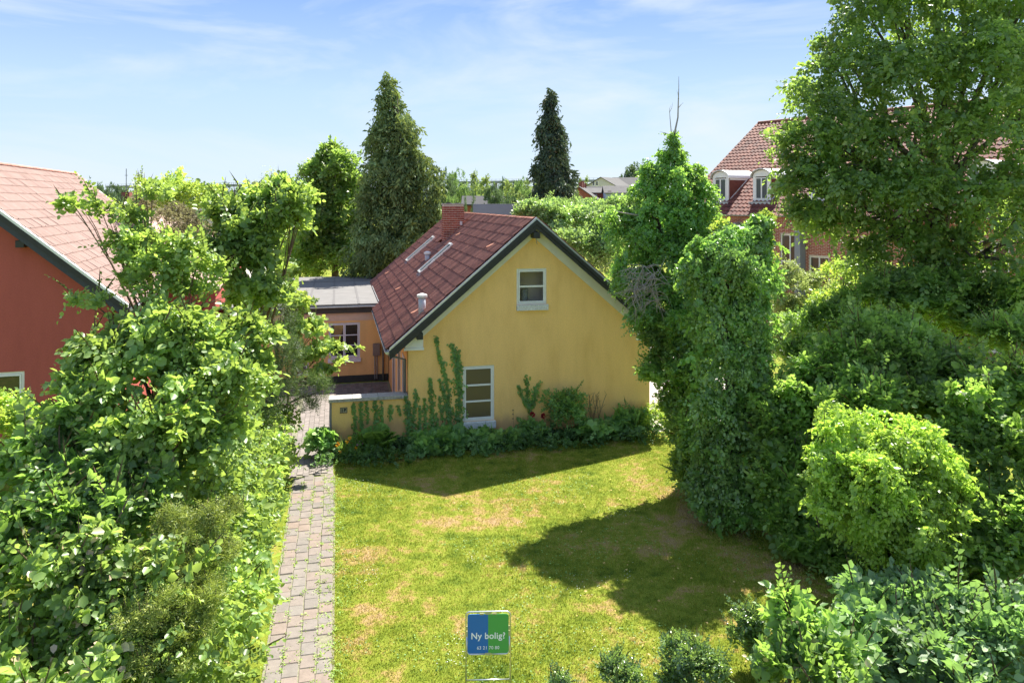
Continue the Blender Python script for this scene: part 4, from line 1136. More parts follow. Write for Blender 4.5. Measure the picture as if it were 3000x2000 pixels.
# ================================================================== FAR HOUSES
SLATE = mat_plain('grey_roof', (.115, .112, .11), .85, spec=.15, var=.15, vscale=1.5)
SLATED = mat_plain('dark_grey_roof', (.06, .06, .064), .85, spec=.15, var=.15, vscale=1.5)
PALEW = mat_plain('pale_wall', (.55, .52, .42), .9, var=.05)
BLUEW = mat_plain('light_blue_wall', (.42, .50, .62), .9)
BRW = mat_plain('far_brick_wall', (.36, .11, .07), .9, var=.15, vscale=3)
WW = mat_plain('white_wall', (.72, .70, .68), .9)
CHB = mat_plain('far_chimney_brick', (.26, .08, .055), .9, var=.15)
def far_house(name, label, c, w_, d_, hw, hr, rot, wallm, roofm, wins=(), chims=(), corr=0, cat='house', group=None, skyl=()):
    """ridge along local x; c = base centre, hw wall height, hr roof rise"""
    t = thing(name, label, cat, c, rot, group)
    m = MB(); m.prism([(-w_/2, -d_/2, 0), (-w_/2, d_/2, 0), (-w_/2, d_/2, hw), (-w_/2, 0, hw + hr), (-w_/2, -d_/2, hw)], [(w_/2, -d_/2, 0), (w_/2, d_/2, 0), (w_/2, d_/2, hw), (w_/2, 0, hw + hr), (w_/2, -d_/2, hw)])
    m.build('wall', wallm, t)
    m = MB(); e = .35; s = hr / (d_ / 2)
    for sg_ in (-1, 1):
        m.prism([(-w_/2 - e, 0, hw + hr + .18), (-w_/2 - e, sg_ * (d_/2 + e), hw - e * s + .18), (-w_/2 - e, sg_ * (d_/2 + e), hw - e * s + .02), (-w_/2 - e, 0, hw + hr + .02)],
                [(w_/2 + e, 0, hw + hr + .18), (w_/2 + e, sg_ * (d_/2 + e), hw - e * s + .18), (w_/2 + e, sg_ * (d_/2 + e), hw - e * s + .02), (w_/2 + e, 0, hw + hr + .02)])
        if corr:
            L_ = math.hypot(d_/2 + e, s * (d_/2 + e)); nr = int(L_ / corr)
            for k in range(nr):
                y0 = (d_/2 + e) * (k / nr); y1 = (d_/2 + e) * ((k + 1) / nr)
                zz = lambda y: hw + hr - s * y + .19
                m.prism([(-w_/2 - e, sg_ * y0, zz(y0)), (-w_/2 - e, sg_ * y1, zz(y1) + .12), (-w_/2 - e, sg_ * y1, zz(y1) - .01), (-w_/2 - e, sg_ * y0, zz(y0) - .01)],
                        [(w_/2 + e, sg_ * y0, zz(y0)), (w_/2 + e, sg_ * y1, zz(y1) + .12), (w_/2 + e, sg_ * y1, zz(y1) - .01), (w_/2 + e, sg_ * y0, zz(y0) - .01)])
    rf = m.build('roof', roofm, t)
    for face, x, z, ww, hh in wins:
        f = MB()
        if face == 'f':
            f.box(x - ww/2 - .12, x + ww/2 + .12, -d_/2 - .05, -d_/2 - .003, z - .12, z + hh + .12); q = f.build('window', WHITE, t)
            g = MB(); g.box(x - ww/2, x - .05, -d_/2 - .07, -d_/2 - .052, z, z + hh); g.box(x + .05, x + ww/2, -d_/2 - .07, -d_/2 - .052, z, z + hh); g.build('pane', GLASSD, q)
        else:
            sx = -1 if face == 'l' else 1; X = sx * w_/2
            f.box(min(X, X + sx * .05), max(X, X + sx * .05), x - ww/2 - .12, x + ww/2 + .12, z - .12, z + hh + .12); q = f.build('window', WHITE, t)
            g = MB(); a, b = sorted((X + sx * .052, X + sx * .07)); g.box(a, b, x - ww/2, x + ww/2, z, z + hh); g.build('pane', GLASSD, q)
    for x, y, h_, cw_ in chims:
        zb = hw + hr - abs(y) * s - .3
        g = MB(); g.box(x - cw_/2, x + cw_/2, y - cw_/2, y + cw_/2, zb, hw + hr + h_); g.build('chimney', CHB, t)
    for x, y in skyl:
        g = MB(); z = hw + hr - s * y + .2
        g.prism([(x - .4, -y, z + .04), (x + .4, -y, z + .04), (x + .4, -y - .9, z + .04 - .9 * s), (x - .4, -y - .9, z + .04 - .9 * s)], [(x - .4, -y, z + .12), (x + .4, -y, z + .12), (x + .4, -y - .9, z + .12 - .9 * s), (x - .4, -y - .9, z + .12 - .9 * s)])
        g.build('skylight', GLASSP, t)
    return t
def far_at(px, D, dz=0.0):   # 3000 px coordinates
    x = (px - 1500) / 2200 * D
    return (x, D, float(terrain_h(0, D)) + dz)
gz = lambda D: float(terrain_h(0, D))
# town cluster seen between the spruce and the ivy tree
D = 150.
def house_from(py_ridge, py_eave, D): return 7 + (593 - py_ridge) * D / 2200, 7 + (593 - py_eave) * D / 2200
zr, ze = house_from(550, 583, D)
far_house('brick_cottage', 'small red brick gabled house with grey roof left in the distant town', far_at(1704, D), 9, 6.4, ze - gz(D), zr - ze, R(78), BRW, SLATE, [('l', .5, ze - gz(D) - 1.6, 1.0, 1.6)], [(1.2, 0, 1.3, .7), (-1.6, 0, 1.0, .7)])
zr, ze = house_from(553, 566, 156.)
far_house('brick_wing', 'brick town house with low grey roof and dark dormer beside the small gabled one', far_at(1727, 156.), 5, 6, ze - gz(156), zr - ze, R(4), BRW, SLATE, [('f', 0, ze - gz(156) - 1.7, 1.8, 1.3)], [(-1, 0, 1.1, .6)])
zr, ze = house_from(549, 562, 165.)
far_house('white_terrace', 'white walled terrace with narrow windows and slate roof in the distant town', far_at(1765, 165.), 7.4, 6, ze - gz(165), zr - ze, R(2), WW, SLATED, [('f', x, ze - gz(165) - 2.6, .9, 1.9) for x in (-2.6, -1.0, .6, 2.2)], [])
zr, ze = house_from(547, 566, 150.)
far_house('blue_house', 'light blue house with broad grey roof in the distant town', far_at(1822, 150.), 7.0, 6, ze - gz(150), zr - ze, R(-2), BLUEW, SLATE, [('f', x, ze - gz(150) - 2.2, 1.2, 1.3) for x in (-1.6, 1.6)] + [('f', 3.0, ze - gz(150) - 2.8, .6, 2.2)], [(-2.7, -2.4, -.9, .7)])
zr, ze = house_from(523, 547, 185.)
far_house('pale_gabled_house', 'pale gabled house with grey roof highest in the distant town', far_at(1791, 185.), 14, 7.4, ze - gz(185), zr - ze, R(62), PALEW, SLATE, [('l', 1.0, ze - gz(185) + .2, .4, .9), ('l', 1.9, ze - gz(185) + .2, .4, .9)], [])
zr, ze = house_from(522, 546, 190.)
far_house('long_grey_roof_house', 'long house with grey roof and two skylights at the right of the distant town', far_at(1850, 190.), 9, 7, ze - gz(190), zr - ze, R(0), PALEW, SLATE, [], [], skyl=((1.5, 1.0), (2.7, 1.0)))
zr, ze = house_from(584, 598, 120.)
far_house('red_shed', 'small red gabled shed with pale roof below the distant brick house', far_at(1722, 120.), 4, 3.0, ze - gz(120), zr - ze, R(86), BRW, SLATE, [], [])
# grey corrugated roof just past the ridge
zr, ze = house_from(605, 641, 62.)
far_house('grey_roofed_house', 'house under a dark grey ribbed roof with one skylight right behind the tiled ridge', far_at(1497, 62.), 5.6, 6.5, ze, zr - ze, R(3), BRW, mat_plain('ribbed_roof_grey', (.26, .25, .26), .8, spec=.2), [], [], corr=.32, skyl=((1.6, .7),))
zr, ze = house_from(578, 600, 95.)
far_house('hidden_grey_house', 'grey roofed house with one skylight half hidden by trees left of the ribbed roof', far_at(1415, 95.), 4.6, 6, ze - gz(95), zr - ze, R(2), BRW, SLATED, [], [], skyl=((.8, .8),))
# low roofs left
zr, ze = house_from(607, 622, 50.)
far_house('low_bungalow', 'low house with white fascia and brick chimney among the trees at left', far_at(592, 50.), 7, 7, ze, zr - ze, R(8), WW, SLATED, [], [(2.2, 0, .75, .55)])
zr, ze = house_from(588, 604, 80.)
far_house('masted_house', 'far house with brick chimney and tall aerial among the trees at left', far_at(372, 80.), 8, 7, ze - gz(80), zr - ze, R(5), WW, SLATED, [], [(0, 0, .9, .8)])
m = MB(); m.tube([(0, 0, 0), (0, 0, 3.4)], .04, 5); m.tube([(-.25, 0, 1.6), (.25, 0, 1.6)], .03, 4); m.tube([(-.15, 0, 2.7), (.15, 0, 2.7)], .03, 4)
o = m.build('aerial', ZINCD); o.location = ((370 - 1500) / 2200 * 80, 80, 7 + (593 - 588) * 80 / 2200)
tag(o, 'thin radio aerial rising above the far chimney at left', 'aerial')

# bridge
br = thing('motorway_bridge', 'long grey viaduct with railing along the horizon', 'bridge', (-300, 560, 0), 0)
BC = mat_plain('bridge_concrete', (.26, .27, .29), .8)
zb0 = 7 + (593 - 545) * 560 / 2200; zb1 = 7 + (593 - 527) * 560 / 2200
def zbr(x): return zb0 + (zb1 - zb0) * (x / 360)
XB = 420
m = MB(); m.prism([(0, -6, zbr(0) - 1.6), (0, 6, zbr(0) - 1.6), (0, 6, zbr(0)), (0, -6, zbr(0))], [(XB, -6, zbr(XB) - 1.6), (XB, 6, zbr(XB) - 1.6), (XB, 6, zbr(XB)), (XB, -6, zbr(XB))]); m.build('deck', BC, br)
m = MB(); m.prism([(0, -6.1, zbr(0) + 1.0), (0, -5.9, zbr(0) + 1.0), (0, -5.9, zbr(0) + 1.15), (0, -6.1, zbr(0) + 1.15)], [(XB, -6.1, zbr(XB) + 1.0), (XB, -5.9, zbr(XB) + 1.0), (XB, -5.9, zbr(XB) + 1.15), (XB, -6.1, zbr(XB) + 1.15)])
for k in range(140): x = k * 3.0; m.box(x, x + .25, -6.08, -5.92, zbr(x), zbr(x) + 1.3)
m.build('railing', mat_plain('bridge_rail', (.45, .47, .50), .6), br)
for k in range(8): box_obj('pier', BC, br, 26 + k * 52, 29 + k * 52, -3, 3, 0, zbr(26 + k * 52) - 1.55)

# ================================================================== TREES: far prototypes, copied
def proto_tree(name, label, cat, kind, seed):
    t = thing(name, label, cat, (0, 0, 0))
    rnd = random.Random(seed)
    if kind == 'round':
        lobes = [((0, 0, 5.2), (2.6, 2.6, 2.6))] + [((2.2 * math.cos(a), 2.2 * math.sin(a), 4 + rnd.uniform(-.8, 2.4)), (1.5, 1.5, 1.4)) for a in [k * 1.05 for k in range(6)]] + [((.5, 0, 7.2), (1.3, 1.3, 1.2))]
        mt = LF_FAR
    elif kind == 'tall':
        lobes = [((0, 0, 4 + k * 1.3), (2.0 - .22 * k, 2.0 - .22 * k, 1.5)) for k in range(5)] + [((1.2 * math.cos(a), 1.2 * math.sin(a), 5 + rnd.uniform(-1, 2)), (1.0, 1.0, 1.2)) for a in [0, 1.6, 3.1, 4.7]]
        mt = LF_FARY
    elif kind == 'dark':
        lobes = [((0, 0, 4.6), (2.8, 2.8, 2.3))] + [((2.4 * math.cos(a), 2.4 * math.sin(a), 3.6 + rnd.uniform(-.6, 2.2)), (1.5, 1.5, 1.3)) for a in [k * .9 + .3 for k in range(7)]]
        mt = LF_FARD
    if kind == 'fir':
        lobes = [((0, 0, 1 + k * .8), (2.1 - .24 * k, 2.1 - .24 * k, .75)) for k in range(9)]
        crown('crown', t, LF_FARD, lobes, 1500, L=.7, k=5, leaf=.32, tmpl=T_SPRAY, seed=seed, droop=.3, up=-.1, bump=.05, gap=.1, inner=.6, wand=0)
    else:
        crown('crown', t, mt, lobes, 1900, L=.55, k=6, leaf=.26, tmpl=T_KITE, seed=seed, bump=.2, gap=.45, wand=0)
    m = MB(); m.tube([(0, 0, -.5), (0, 0, 3), (0, 0, 6)], [.22, .16, .06], 6); m.build('trunk', BARK, t)
    return t
def copy_thing(src, loc, sc, rz_, label, group):
    r = src.copy(); COL.objects.link(r); r.location = loc; r.scale = sc; r.rotation_euler = (0, 0, rz_)
    r['label'] = label
    if group: r['group'] = group
    for ch_ in src.children:
        c = ch_.copy(); COL.objects.link(c); c.parent = r
    return r
PT = {'round': proto_tree('broadleaf_tree', 'p', 'tree', 'round', 11), 'tall': proto_tree('poplar_tree', 'p', 'tree', 'tall', 12),
      'dark': proto_tree('oak_tree', 'p', 'tree', 'dark', 13), 'fir': proto_tree('fir_tree', 'p', 'tree', 'fir', 14)}
HT = {'round': 8.3, 'tall': 10.4, 'dark': 7.2, 'fir': 8.2}
first = dict.fromkeys(PT, True)
def put_tree(kind, px, pytop, D, wpx, label, group=None):
    """px, pytop, wpx in 3000 px units: centre, crown top, crown width"""
    ztop = 7 + (593 - pytop) * D / 2200; z0 = gz(D); sz = (ztop - z0) / HT[kind]
    wid = wpx * D / 2200 / {'round': 6.6, 'tall': 4.4, 'dark': 7.0, 'fir': 4.4}[kind]
    loc = ((px - 1500) / 2200 * D, D, z0)
    if first[kind]:
        t = PT[kind]; first[kind] = False; t.location = loc; t.scale = (wid, wid, sz); t['label'] = label
        if group: t['group'] = group
        return t
    return copy_thing(PT[kind], loc, (wid, wid, sz), random.uniform(0, 6.28), label, group)
put_tree('round', 1338, 492, 105, 80, 'round green tree on the skyline just right of the tall cypress')
put_tree('tall', 1388, 508, 98, 52, 'tall narrow pale tree behind the pair of dark firs')
put_tree('fir', 1363, 548, 74, 36, 'left fir of the dark pair behind the chimney')
put_tree('fir', 1386, 541, 72, 42, 'right fir of the dark pair behind the chimney, slightly taller')
put_tree('tall', 1420, 520, 112, 60, 'pale green tree between the firs and the viaduct')
put_tree('dark', 1452, 540, 88, 70, 'dark bushy tree above the hidden grey roof')
put_tree('tall', 1492, 535, 104, 56, 'yellow green tree below the viaduct in the middle distance')
put_tree('dark', 1473, 521, 160, 36, 'small dark tree breaking the line of the viaduct')
put_tree('round', 1530, 517, 118, 62, 'green tree left of the dark spruce at skyline height')
put_tree('round', 1535, 545, 96, 55, 'low round tree at the left foot of the dark spruce')
put_tree('dark', 1488, 572, 82, 62, 'low dark green tree above the ribbed grey roof')
put_tree('tall', 1528, 570, 84, 52, 'low yellowish tree right above the ribbed grey roof')
put_tree('round', 1320, 560, 62, 60, 'pale shrub-like tree at the right foot of the tall cypress')
put_tree('dark', 1870, 480, 260, 95, 'dark tree clump on the skyline above the distant town')
put_tree('dark', 1832, 500, 262, 40, 'small dark tree at the left end of the skyline clump')
put_tree('tall', 1718, 520, 190, 26, 'slim tree left of the viaduct opening')
put_tree('tall', 1700, 525, 180, 26, 'slim tree next to the spruce at the edge of the town')
put_tree('round', 1752, 560, 200, 40, 'low bushy tree below the viaduct opening')
put_tree('fir', 262, 510, 60, 46, 'dark ragged fir just past the salmon roof edge')
put_tree('fir', 300, 525, 66, 40, 'second dark fir past the salmon roof edge')
put_tree('dark', 1310, 500, 90, 60, 'dark tree mostly hidden at the right side of the cypress')
# wooded belts that read as rows of similar trees
rb_ = random.Random(21)
ORD = 'first second third fourth fifth sixth seventh eighth ninth tenth eleventh twelfth thirteenth fourteenth fifteenth sixteenth seventeenth eighteenth nineteenth twentieth'.split()
def ordinal(cn, k):
    cn[k] = cn.get(k, -1) + 1
    return ORD[cn[k]] + ' '
def belt(x0, x1, step, D, top, wpx, kinds, label, group, jit=7):
    x = x0; cn = {}
    while x < x1:
        k = rb_.choice(kinds)
        put_tree(k, x + rb_.uniform(-8, 8), top + rb_.uniform(-jit, jit), D + rb_.uniform(-6, 6), wpx * rb_.uniform(.85, 1.25), ordinal(cn, k) + label[k] + (', nearest row' if D in (66, 140) else ', middle row' if D in (96, 230) else ', farthest row'), group)
        x += step * rb_.uniform(.8, 1.2)
lab1 = {'round': 'green rounded tree from the left in the wooded belt', 'dark': 'dark rounded tree from the left in the wooded belt', 'tall': 'pale slender tree from the left in the wooded belt'}
belt(230, 960, 42, 130, 540, 62, ['round', 'dark', 'round'], lab1, 'trees of the wooded belt at left', 9)
belt(240, 940, 46, 96, 554, 70, ['dark', 'round', 'tall'], lab1, 'trees of the wooded belt at left', 8)
belt(230, 900, 50, 66, 578, 80, ['round', 'dark', 'tall'], lab1, 'trees of the wooded belt at left', 8)
lab2 = {'round': 'green rounded tree from the left in the far wood', 'dark': 'dark rounded tree from the left in the far wood', 'tall': 'pale slender tree from the left in the far wood'}
belt(1300, 1680, 34, 230, 533, 44, ['round', 'dark', 'tall'], lab2, 'trees of the far wood in the middle', 6)
belt(1320, 1700, 44, 140, 552, 56, ['round', 'tall', 'dark'], lab2, 'trees of the far wood in the middle', 8)
belt(1640, 2060, 40, 300, 548, 44, ['round', 'dark'], lab2, 'trees of the far wood in the middle', 6)
lab3 = {'round': 'green tree from the left behind the brick building', 'dark': 'dark tree from the left behind the brick building', 'tall': 'pale tree from the left behind the brick building'}
belt(2000, 3300, 90, 90, 560, 120, ['round', 'dark'], lab3, 'trees behind the brick building', 10)
# wooded hills closing the view
m = MB(); K = 60
for k in range(K):
    a = -1400 + 2800 * k / K; b = -1400 + 2800 * (k + 1) / K
    h = lambda x: 26 + 7 * math.sin(x * .006 + 1) + 3 * math.sin(x * .021)
    m.poly([(a, 1100, 8), (b, 1100, 8), (b, 1250, h(b)), (a, 1250, h(a))]); m.poly([(a, 1250, h(a)), (b, 1250, h(b)), (b, 1900, 10), (a, 1900, 10)])
tag(m.build('hills', mat_plain('wooded_hill', (.05, .075, .045), .95, var=.3, vscale=.02, coords='Object'), smooth=True), kind='structure')

# ================================================================== MIDDLE-DISTANCE TREES
# tall cypress
def cone_lobes(px, ytop, ybot, D, half, n, seed, taper=1.0, lean=0):
    rnd = random.Random(seed); out = []
    for k in range(n):
        u = (k + .5) / n
        y = ytop + (ybot - ytop) * u; r = half * (u ** taper) * rnd.uniform(.9, 1.08) + 4
        out.append(LB(px + lean * (1 - u) + rnd.uniform(-.08, .08) * r, y, D, r, (ybot - ytop) / n * 1.15, None))
        c, rr = out[-1]; out[-1] = (c, (rr[0], rr[0], rr[2]))
    return out
lb = cone_lobes(915, 182, 660, 41, 132, 11, 4, .74, -20)
for q in ((920, 310, 44, 50), (880, 330, 40, 50), (950, 380, 44, 60), (980, 430, 36, 60), (850, 470, 40, 60), (990, 520, 40, 60), (900, 420, 60, 80)): lb.append(LB(q[0], q[1], 40.2, q[2], q[3]))
plant('cypress_tree', 'tall olive green cypress rising behind the house roof, left of centre', 'tree', (P(915, 700, 41).x, 41, 0), lb, LF_THUJA, 19000, r0=.3, twigs=0, wand=0, sub=16, core=.70, fr=(.18, .36), L=.5, k=5, leaf=.24, tmpl=T_SPRAY, seed=31,
      droop=.9, up=-.15, outw=.5, nout=.9, nup=.2, bump=.24, bfreq=3, gap=.35, inner=.35, below=.2, leafdroop=.8, rnd=.4)
lb = cone_lobes(1270, 212, 500, 58, 56, 12, 9, .72, -5)
plant('spruce_tree', 'dark drooping spruce standing against the sky right of the chimney', 'tree', (P(1270, 600, 58).x, 58, 0), lb, LF_SPRUCE, 9000, r0=.3, twigs=0, wand=0, sub=14, core=.66, fr=(.2, .42), L=.7, k=5, leaf=.30, tmpl=T_SPRAY, seed=32,
      droop=.9, up=-.1, outw=.7, nout=.8, nup=.2, bump=.26, bfreq=4, gap=.3, inner=.45, below=.2, leafdroop=.8, rnd=.4)
lb = [LB(x, y, 44, a, b) for x, y, a, b in ((770, 400, 60, 60), (740, 440, 48, 60), (790, 480, 70, 80), (745, 530, 60, 70), (800, 570, 60, 70), (735, 590, 50, 50), (765, 360, 30, 25))]
plant('maple_tree', 'green leafy tree with rounded clumps left of the tall cypress', 'tree', (P(770, 700, 44).x, 44, 0), lb, LF_LIND, 9000, r0=.3, L=.5, k=6, leaf=.20, tmpl=T_KITE, seed=33, bump=.2, gap=.4)
lb = [LB(x, y, D_, a, b) for x, y, D_, a, b in ((1250, 520, 34, 60, 50), (1310, 510, 34, 70, 45), (1375, 540, 33, 55, 60), (1330, 580, 32, 70, 55), (1400, 590, 32, 50, 60), (1210, 485, 35, 30, 22), (1280, 475, 35, 30, 20))]
plant('lilac_tree', 'pale glossy-leaved tree right behind the gable peak', 'tree', (P(1330, 700, 34).x, 34, 0), lb, LF_LILAC, 11000, r0=.14, L=.36, k=6, leaf=.13, tmpl=T_KITE, seed=34, bump=.2, gap=.4)
lb = [LB(x, y, D_, a, b) for x, y, D_, a, b in ((1370, 490, 47, 60, 28), (1430, 480, 47, 55, 26), (1460, 520, 46, 60, 40))]
plant('lilac_tree', 'second pale tree farther off, below the distant town', 'tree', (P(1410, 600, 47).x, 47, 0), lb, LF_LILAC, 5000, r0=.14, L=.4, k=6, leaf=.16, tmpl=T_KITE, seed=35, bump=.2, gap=.4)
lb = [LB(x, y, D_, a, b) for x, y, D_, a, b in ((640, 590, 52, 60, 50), (700, 610, 52, 60, 40), (760, 600, 52, 60, 50), (830, 610, 52, 70, 40), (900, 610, 52, 60, 40), (980, 600, 51, 60, 60), (1030, 560, 50, 40, 60))]
plant('background_hedge', 'dark hedge at the foot of the cypress and maple beyond the felt roof', 'hedge', (P(800, 640, 52).x, 52, 0), lb, LF_FARD, 4500, r0=.06, L=.5, k=6, leaf=.24, tmpl=T_KITE, seed=40, gap=.2)
# birch and small trees left
lb = [LB(x, y, D_, a, b) for x, y, D_, a, b in ((620, 400, 62, 22, 26), (600, 430, 62, 20, 26), (645, 430, 62, 26, 30), (625, 460, 62, 34, 30))]
plant('birch_tree', 'loose grey green birch with hanging twigs above the hazel at left', 'tree', (P(620, 520, 62).x, 62, 0), lb, LF_WILLOW, 1500, r0=.1, bark=BARKG, L=.7, k=6, leaf=.2, tmpl=T_NEED, seed=36, droop=1.0, gap=.6, up=-.2)
lb = [LB(x, y, D_, a, b) for x, y, D_, a, b in ((400, 408, 32, 26, 24), (370, 440, 31, 60, 30), (440, 450, 31, 60, 35), (400, 480, 31, 80, 30), (475, 470, 31, 35, 25))]
plant('plum_tree', 'airy yellow green tree between the salmon roof and the wooded belt', 'tree', (P(405, 600, 32).x, 32, 0), lb, LF_FRESH, 2300, r0=.08, L=.4, k=7, leaf=.11, tmpl=T_KITE, seed=37, gap=.7)
lb = [LB(x, y, D_, a, b) for x, y, D_, a, b in ((390, 510, 28, 60, 34), (450, 530, 28, 50, 40), (420, 570, 27, 70, 50), (330, 470, 29, 30, 30))]
plant('bronze_shrub', 'brownish green shrub in front of the wooded belt at left', 'shrub', (P(410, 700, 28).x, 28, 0), lb, LF_BROWN, 3000, r0=.05, L=.3, k=7, leaf=.08, tmpl=T_KITE, seed=38, gap=.4)
lb = [LB(x, y, D_, a, b) for x, y, D_, a, b in ((670, 600, 33, 50, 40), (700, 560, 34, 40, 40), (650, 660, 32, 60, 50), (620, 560, 34, 40, 40), (690, 640, 33, 50, 40))]
plant('clipped_bush', 'light green rounded bush beyond the felt roof and the red wall', 'shrub', (P(670, 760, 33).x, 43, 0), [(Vector((c.x * 1.3, c.y * 1.3, 7 + (c.z - 7) * 1.3)), tuple(q * 1.3 for q in r_)) for c, r_ in lb], LF_FRESH, 4000, r0=.06, L=.35, k=6, leaf=.12, tmpl=T_KITE, seed=39, gap=.35)

# ================================================================== RIGHT-HAND TREES
# ivy-clad conifer
lb = [LB(x, y, D_, a, b) for x, y, D_, a, b in (
    (1548, 330, 19.2, 9, 34), (1548, 370, 19.2, 34, 30), (1500, 400, 19.2, 30, 34), (1590, 405, 19.2, 34, 30), (1545, 430, 19.1, 60, 50), (1480, 450, 19.1, 36, 40),
    (1615, 430, 19.1, 38, 26), (1510, 510, 19, 78, 60), (1600, 510, 19, 55, 60), (1425, 500, 19, 42, 22), (1450, 560, 18.9, 58, 60), (1540, 590, 18.8, 85, 70),
    (1450, 650, 18.8, 52, 55), (1520, 680, 18.7, 80, 55), (1600, 620, 18.9, 45, 60), (1480, 730, 18.6, 40, 40), (1560, 740, 18.4, 70, 50), (1600, 700, 18.6, 50, 50), (1600, 770, 17.9, 50, 50), (1470, 700, 18.7, 36, 36), (1575, 840, 17.9, 50, 50))]
iv = plant('ivy_clad_conifer', 'old conifer smothered in ivy with bare twigs at its tip, beside the yellow gable', 'tree', (4.95, 19.3, 0), lb, LF_IVY, 19000, r0=.24, twigs=0, top=P(1548, 345, 19.2), L=.24, k=7, leaf=.078, tmpl=T_KITE, seed=41,
           droop=.7, up=.05, outw=.8, nout=.9, nup=.35, bump=.2, bfreq=3.2, gap=.35, inner=.35, leafdroop=.7, below=.35)
m = MB(); og = Vector((4.95, 19.3, 0))
def tw(pts, r_):
    q = [P(x, y, 19.2 + dz) - og for x, y, dz in pts]; n = len(q)
    m.tube(q, [r_ * (1 - .85 * i / (n - 1)) for i in range(n)], 5)
tw([(1548, 320, 0), (1551, 298, 0), (1557, 270, .1), (1558, 230, .1), (1559, 205, .15), (1559, 176, .2)], .030)
tw([(1559, 228, .1), (1557, 215, 0), (1554, 208, 0)], .010); tw([(1558, 248, .1), (1565, 240, 0), (1570, 236, 0)], .010)
tw([(1542, 310, 0), (1541, 295, 0), (1539, 272, 0), (1538, 258, 0), (1543, 248, 0), (1545, 236, 0)], .014); tw([(1538, 260, 0), (1538, 250, 0), (1541, 242, 0)], .008)
m.build('bare_tip', BARKG, iv)
# dead twig tangle on its left flank
m = MB(); rn = random.Random(4)
for k in range(85):
    a = P(1490 + rn.uniform(-40, 22), 635 + rn.uniform(-26, 60), 17.75 + rn.uniform(-.1, .15)); p = a.copy(); pts = [p - og]
    d = Vector((rn.uniform(-1, .5), rn.uniform(-.5, .1), rn.uniform(-1, .5))).normalized()
    for j in range(6):
        d = (d + Vector((rn.uniform(-.35, .35), rn.uniform(-.3, .3), rn.uniform(-.5, .3)))).normalized(); p = p + d * rn.uniform(.05, .13); pts.append(p - og)
    m.tube(pts, [.010 * (1 - j / 8) for j in range(7)], 4, cap=False)
    m.tube([pts[3], pts[3] + Vector((rn.uniform(-.2, .1), rn.uniform(-.1, .1), -rn.uniform(.05, .2)))], [.006, .003], 4, cap=False)
m.build('dead_branches', BARKG, iv)
m = MB(); m.tube([P(1480, 498, 18.7) - og, P(1450, 492, 18.4) - og, P(1420, 487, 18.3) - og], [.03, .02, .01], 6); m.build('bare_limb', BARKG, iv)
# hornbeam below it, next to the house corner
lb = [LB(x, y, D_, a, b) for x, y, D_, a, b in ((1560, 800, 18.3, 60, 60), (1505, 850, 18.4, 36, 34), (1572, 880, 18.2, 50, 66), (1592, 960, 18.0, 48, 66), (1600, 1040, 17.9, 50, 56), (1595, 1090, 17.8, 46, 40), (1490, 775, 18.5, 32, 16), (1530, 755, 18.5, 50, 30), (1560, 930, 18.3, 36, 50), (1572, 1010, 18.1, 36, 50), (1610, 1115, 17.5, 54, 34), (1610, 1050, 17.2, 50, 60), (1600, 960, 17.5, 40, 60), (1600, 860, 17.6, 36, 60), (1580, 1085, 17.9, 36, 30), (1500, 865, 18.4, 34, 9))]
plant('hornbeam_shrub', 'dark hornbeam between the yellow house corner and the ivy column', 'shrub', (4.95, 18.2, 0), lb, LF_HORN, 7500, r0=.07, L=.36, k=9, leaf=.09, tmpl=T_KITE, seed=42, droop=.15, up=.1, nup=.8, nout=.3, gap=.25, bump=.2, twigs=1, top=P(1560, 800, 18.3))
# ivy column
lb = [LB(x, y, D_, a, b) for x, y, D_, a, b in (
    (1665, 560, 16.8, 55, 40), (1720, 570, 16.8, 50, 40), (1600, 640, 16.8, 40, 46), (1680, 640, 16.6, 85, 70), (1735, 660, 16.7, 45, 70), (1650, 740, 16.6, 80, 80), (1720, 780, 16.6, 60, 90), (1670, 860, 16.5, 85, 90),
    (1725, 900, 16.6, 50, 80), (1660, 960, 16.4, 75, 80), (1680, 1050, 16.3, 75, 80), (1640, 1110, 16.3, 60, 60), (1700, 1120, 16.1, 65, 60), (1650, 1160, 16.1, 60, 50), (1720, 1160, 16.0, 60, 50), (1600, 560, 16.9, 20, 18), (1745, 520, 16.9, 30, 26))]
ic = plant('ivy_column', 'broad pillar of glossy ivy reaching the ground on the lawn edge', 'tree', (4.9, 16.8, 0), lb, LF_IVYD, 17000, r0=.22, twigs=0, L=.22, k=6, leaf=.078, tmpl=T_KITE, seed=43,
      droop=.6, up=-.05, outw=.6, nout=1.0, nup=.25, bump=.13, bfreq=3, gap=.25, inner=.3, leafdroop=.9, below=.1, rnd=.6)
lbo = [(c, tuple(q * 1.04 for q in r_)) for c, r_ in lb]
crown('ivy_sprays', ic, LF_IVY, lbo, 2600, L=.2, k=5, leaf=.085, tmpl=T_LOBE, seed=44, droop=.6, up=0, outw=.6, nout=1.0, nup=.2, bump=.13, inner=.12, leafdroop=.9, below=.1, origin=(4.9, 16.8, 0))
# bright shoots rising towards the brick building
lb = [LB(x, y, D_, a, b) for x, y, D_, a, b in ((1655, 525, 17.4, 22, 14), (1680, 545, 17.3, 30, 16), (1735, 545, 17.2, 34, 20), (1760, 515, 17.2, 20, 22), (1770, 600, 17.2, 20, 40))]
plant('elder_shoots', 'loose light green shoots at the head of the ivy pillar', 'shrub', (5.4, 17.3, 0), lb, LF_FRESH, 420, r0=.04, L=.34, k=7, leaf=.085, tmpl=T_OVAL, seed=45, up=.6, gap=.5)
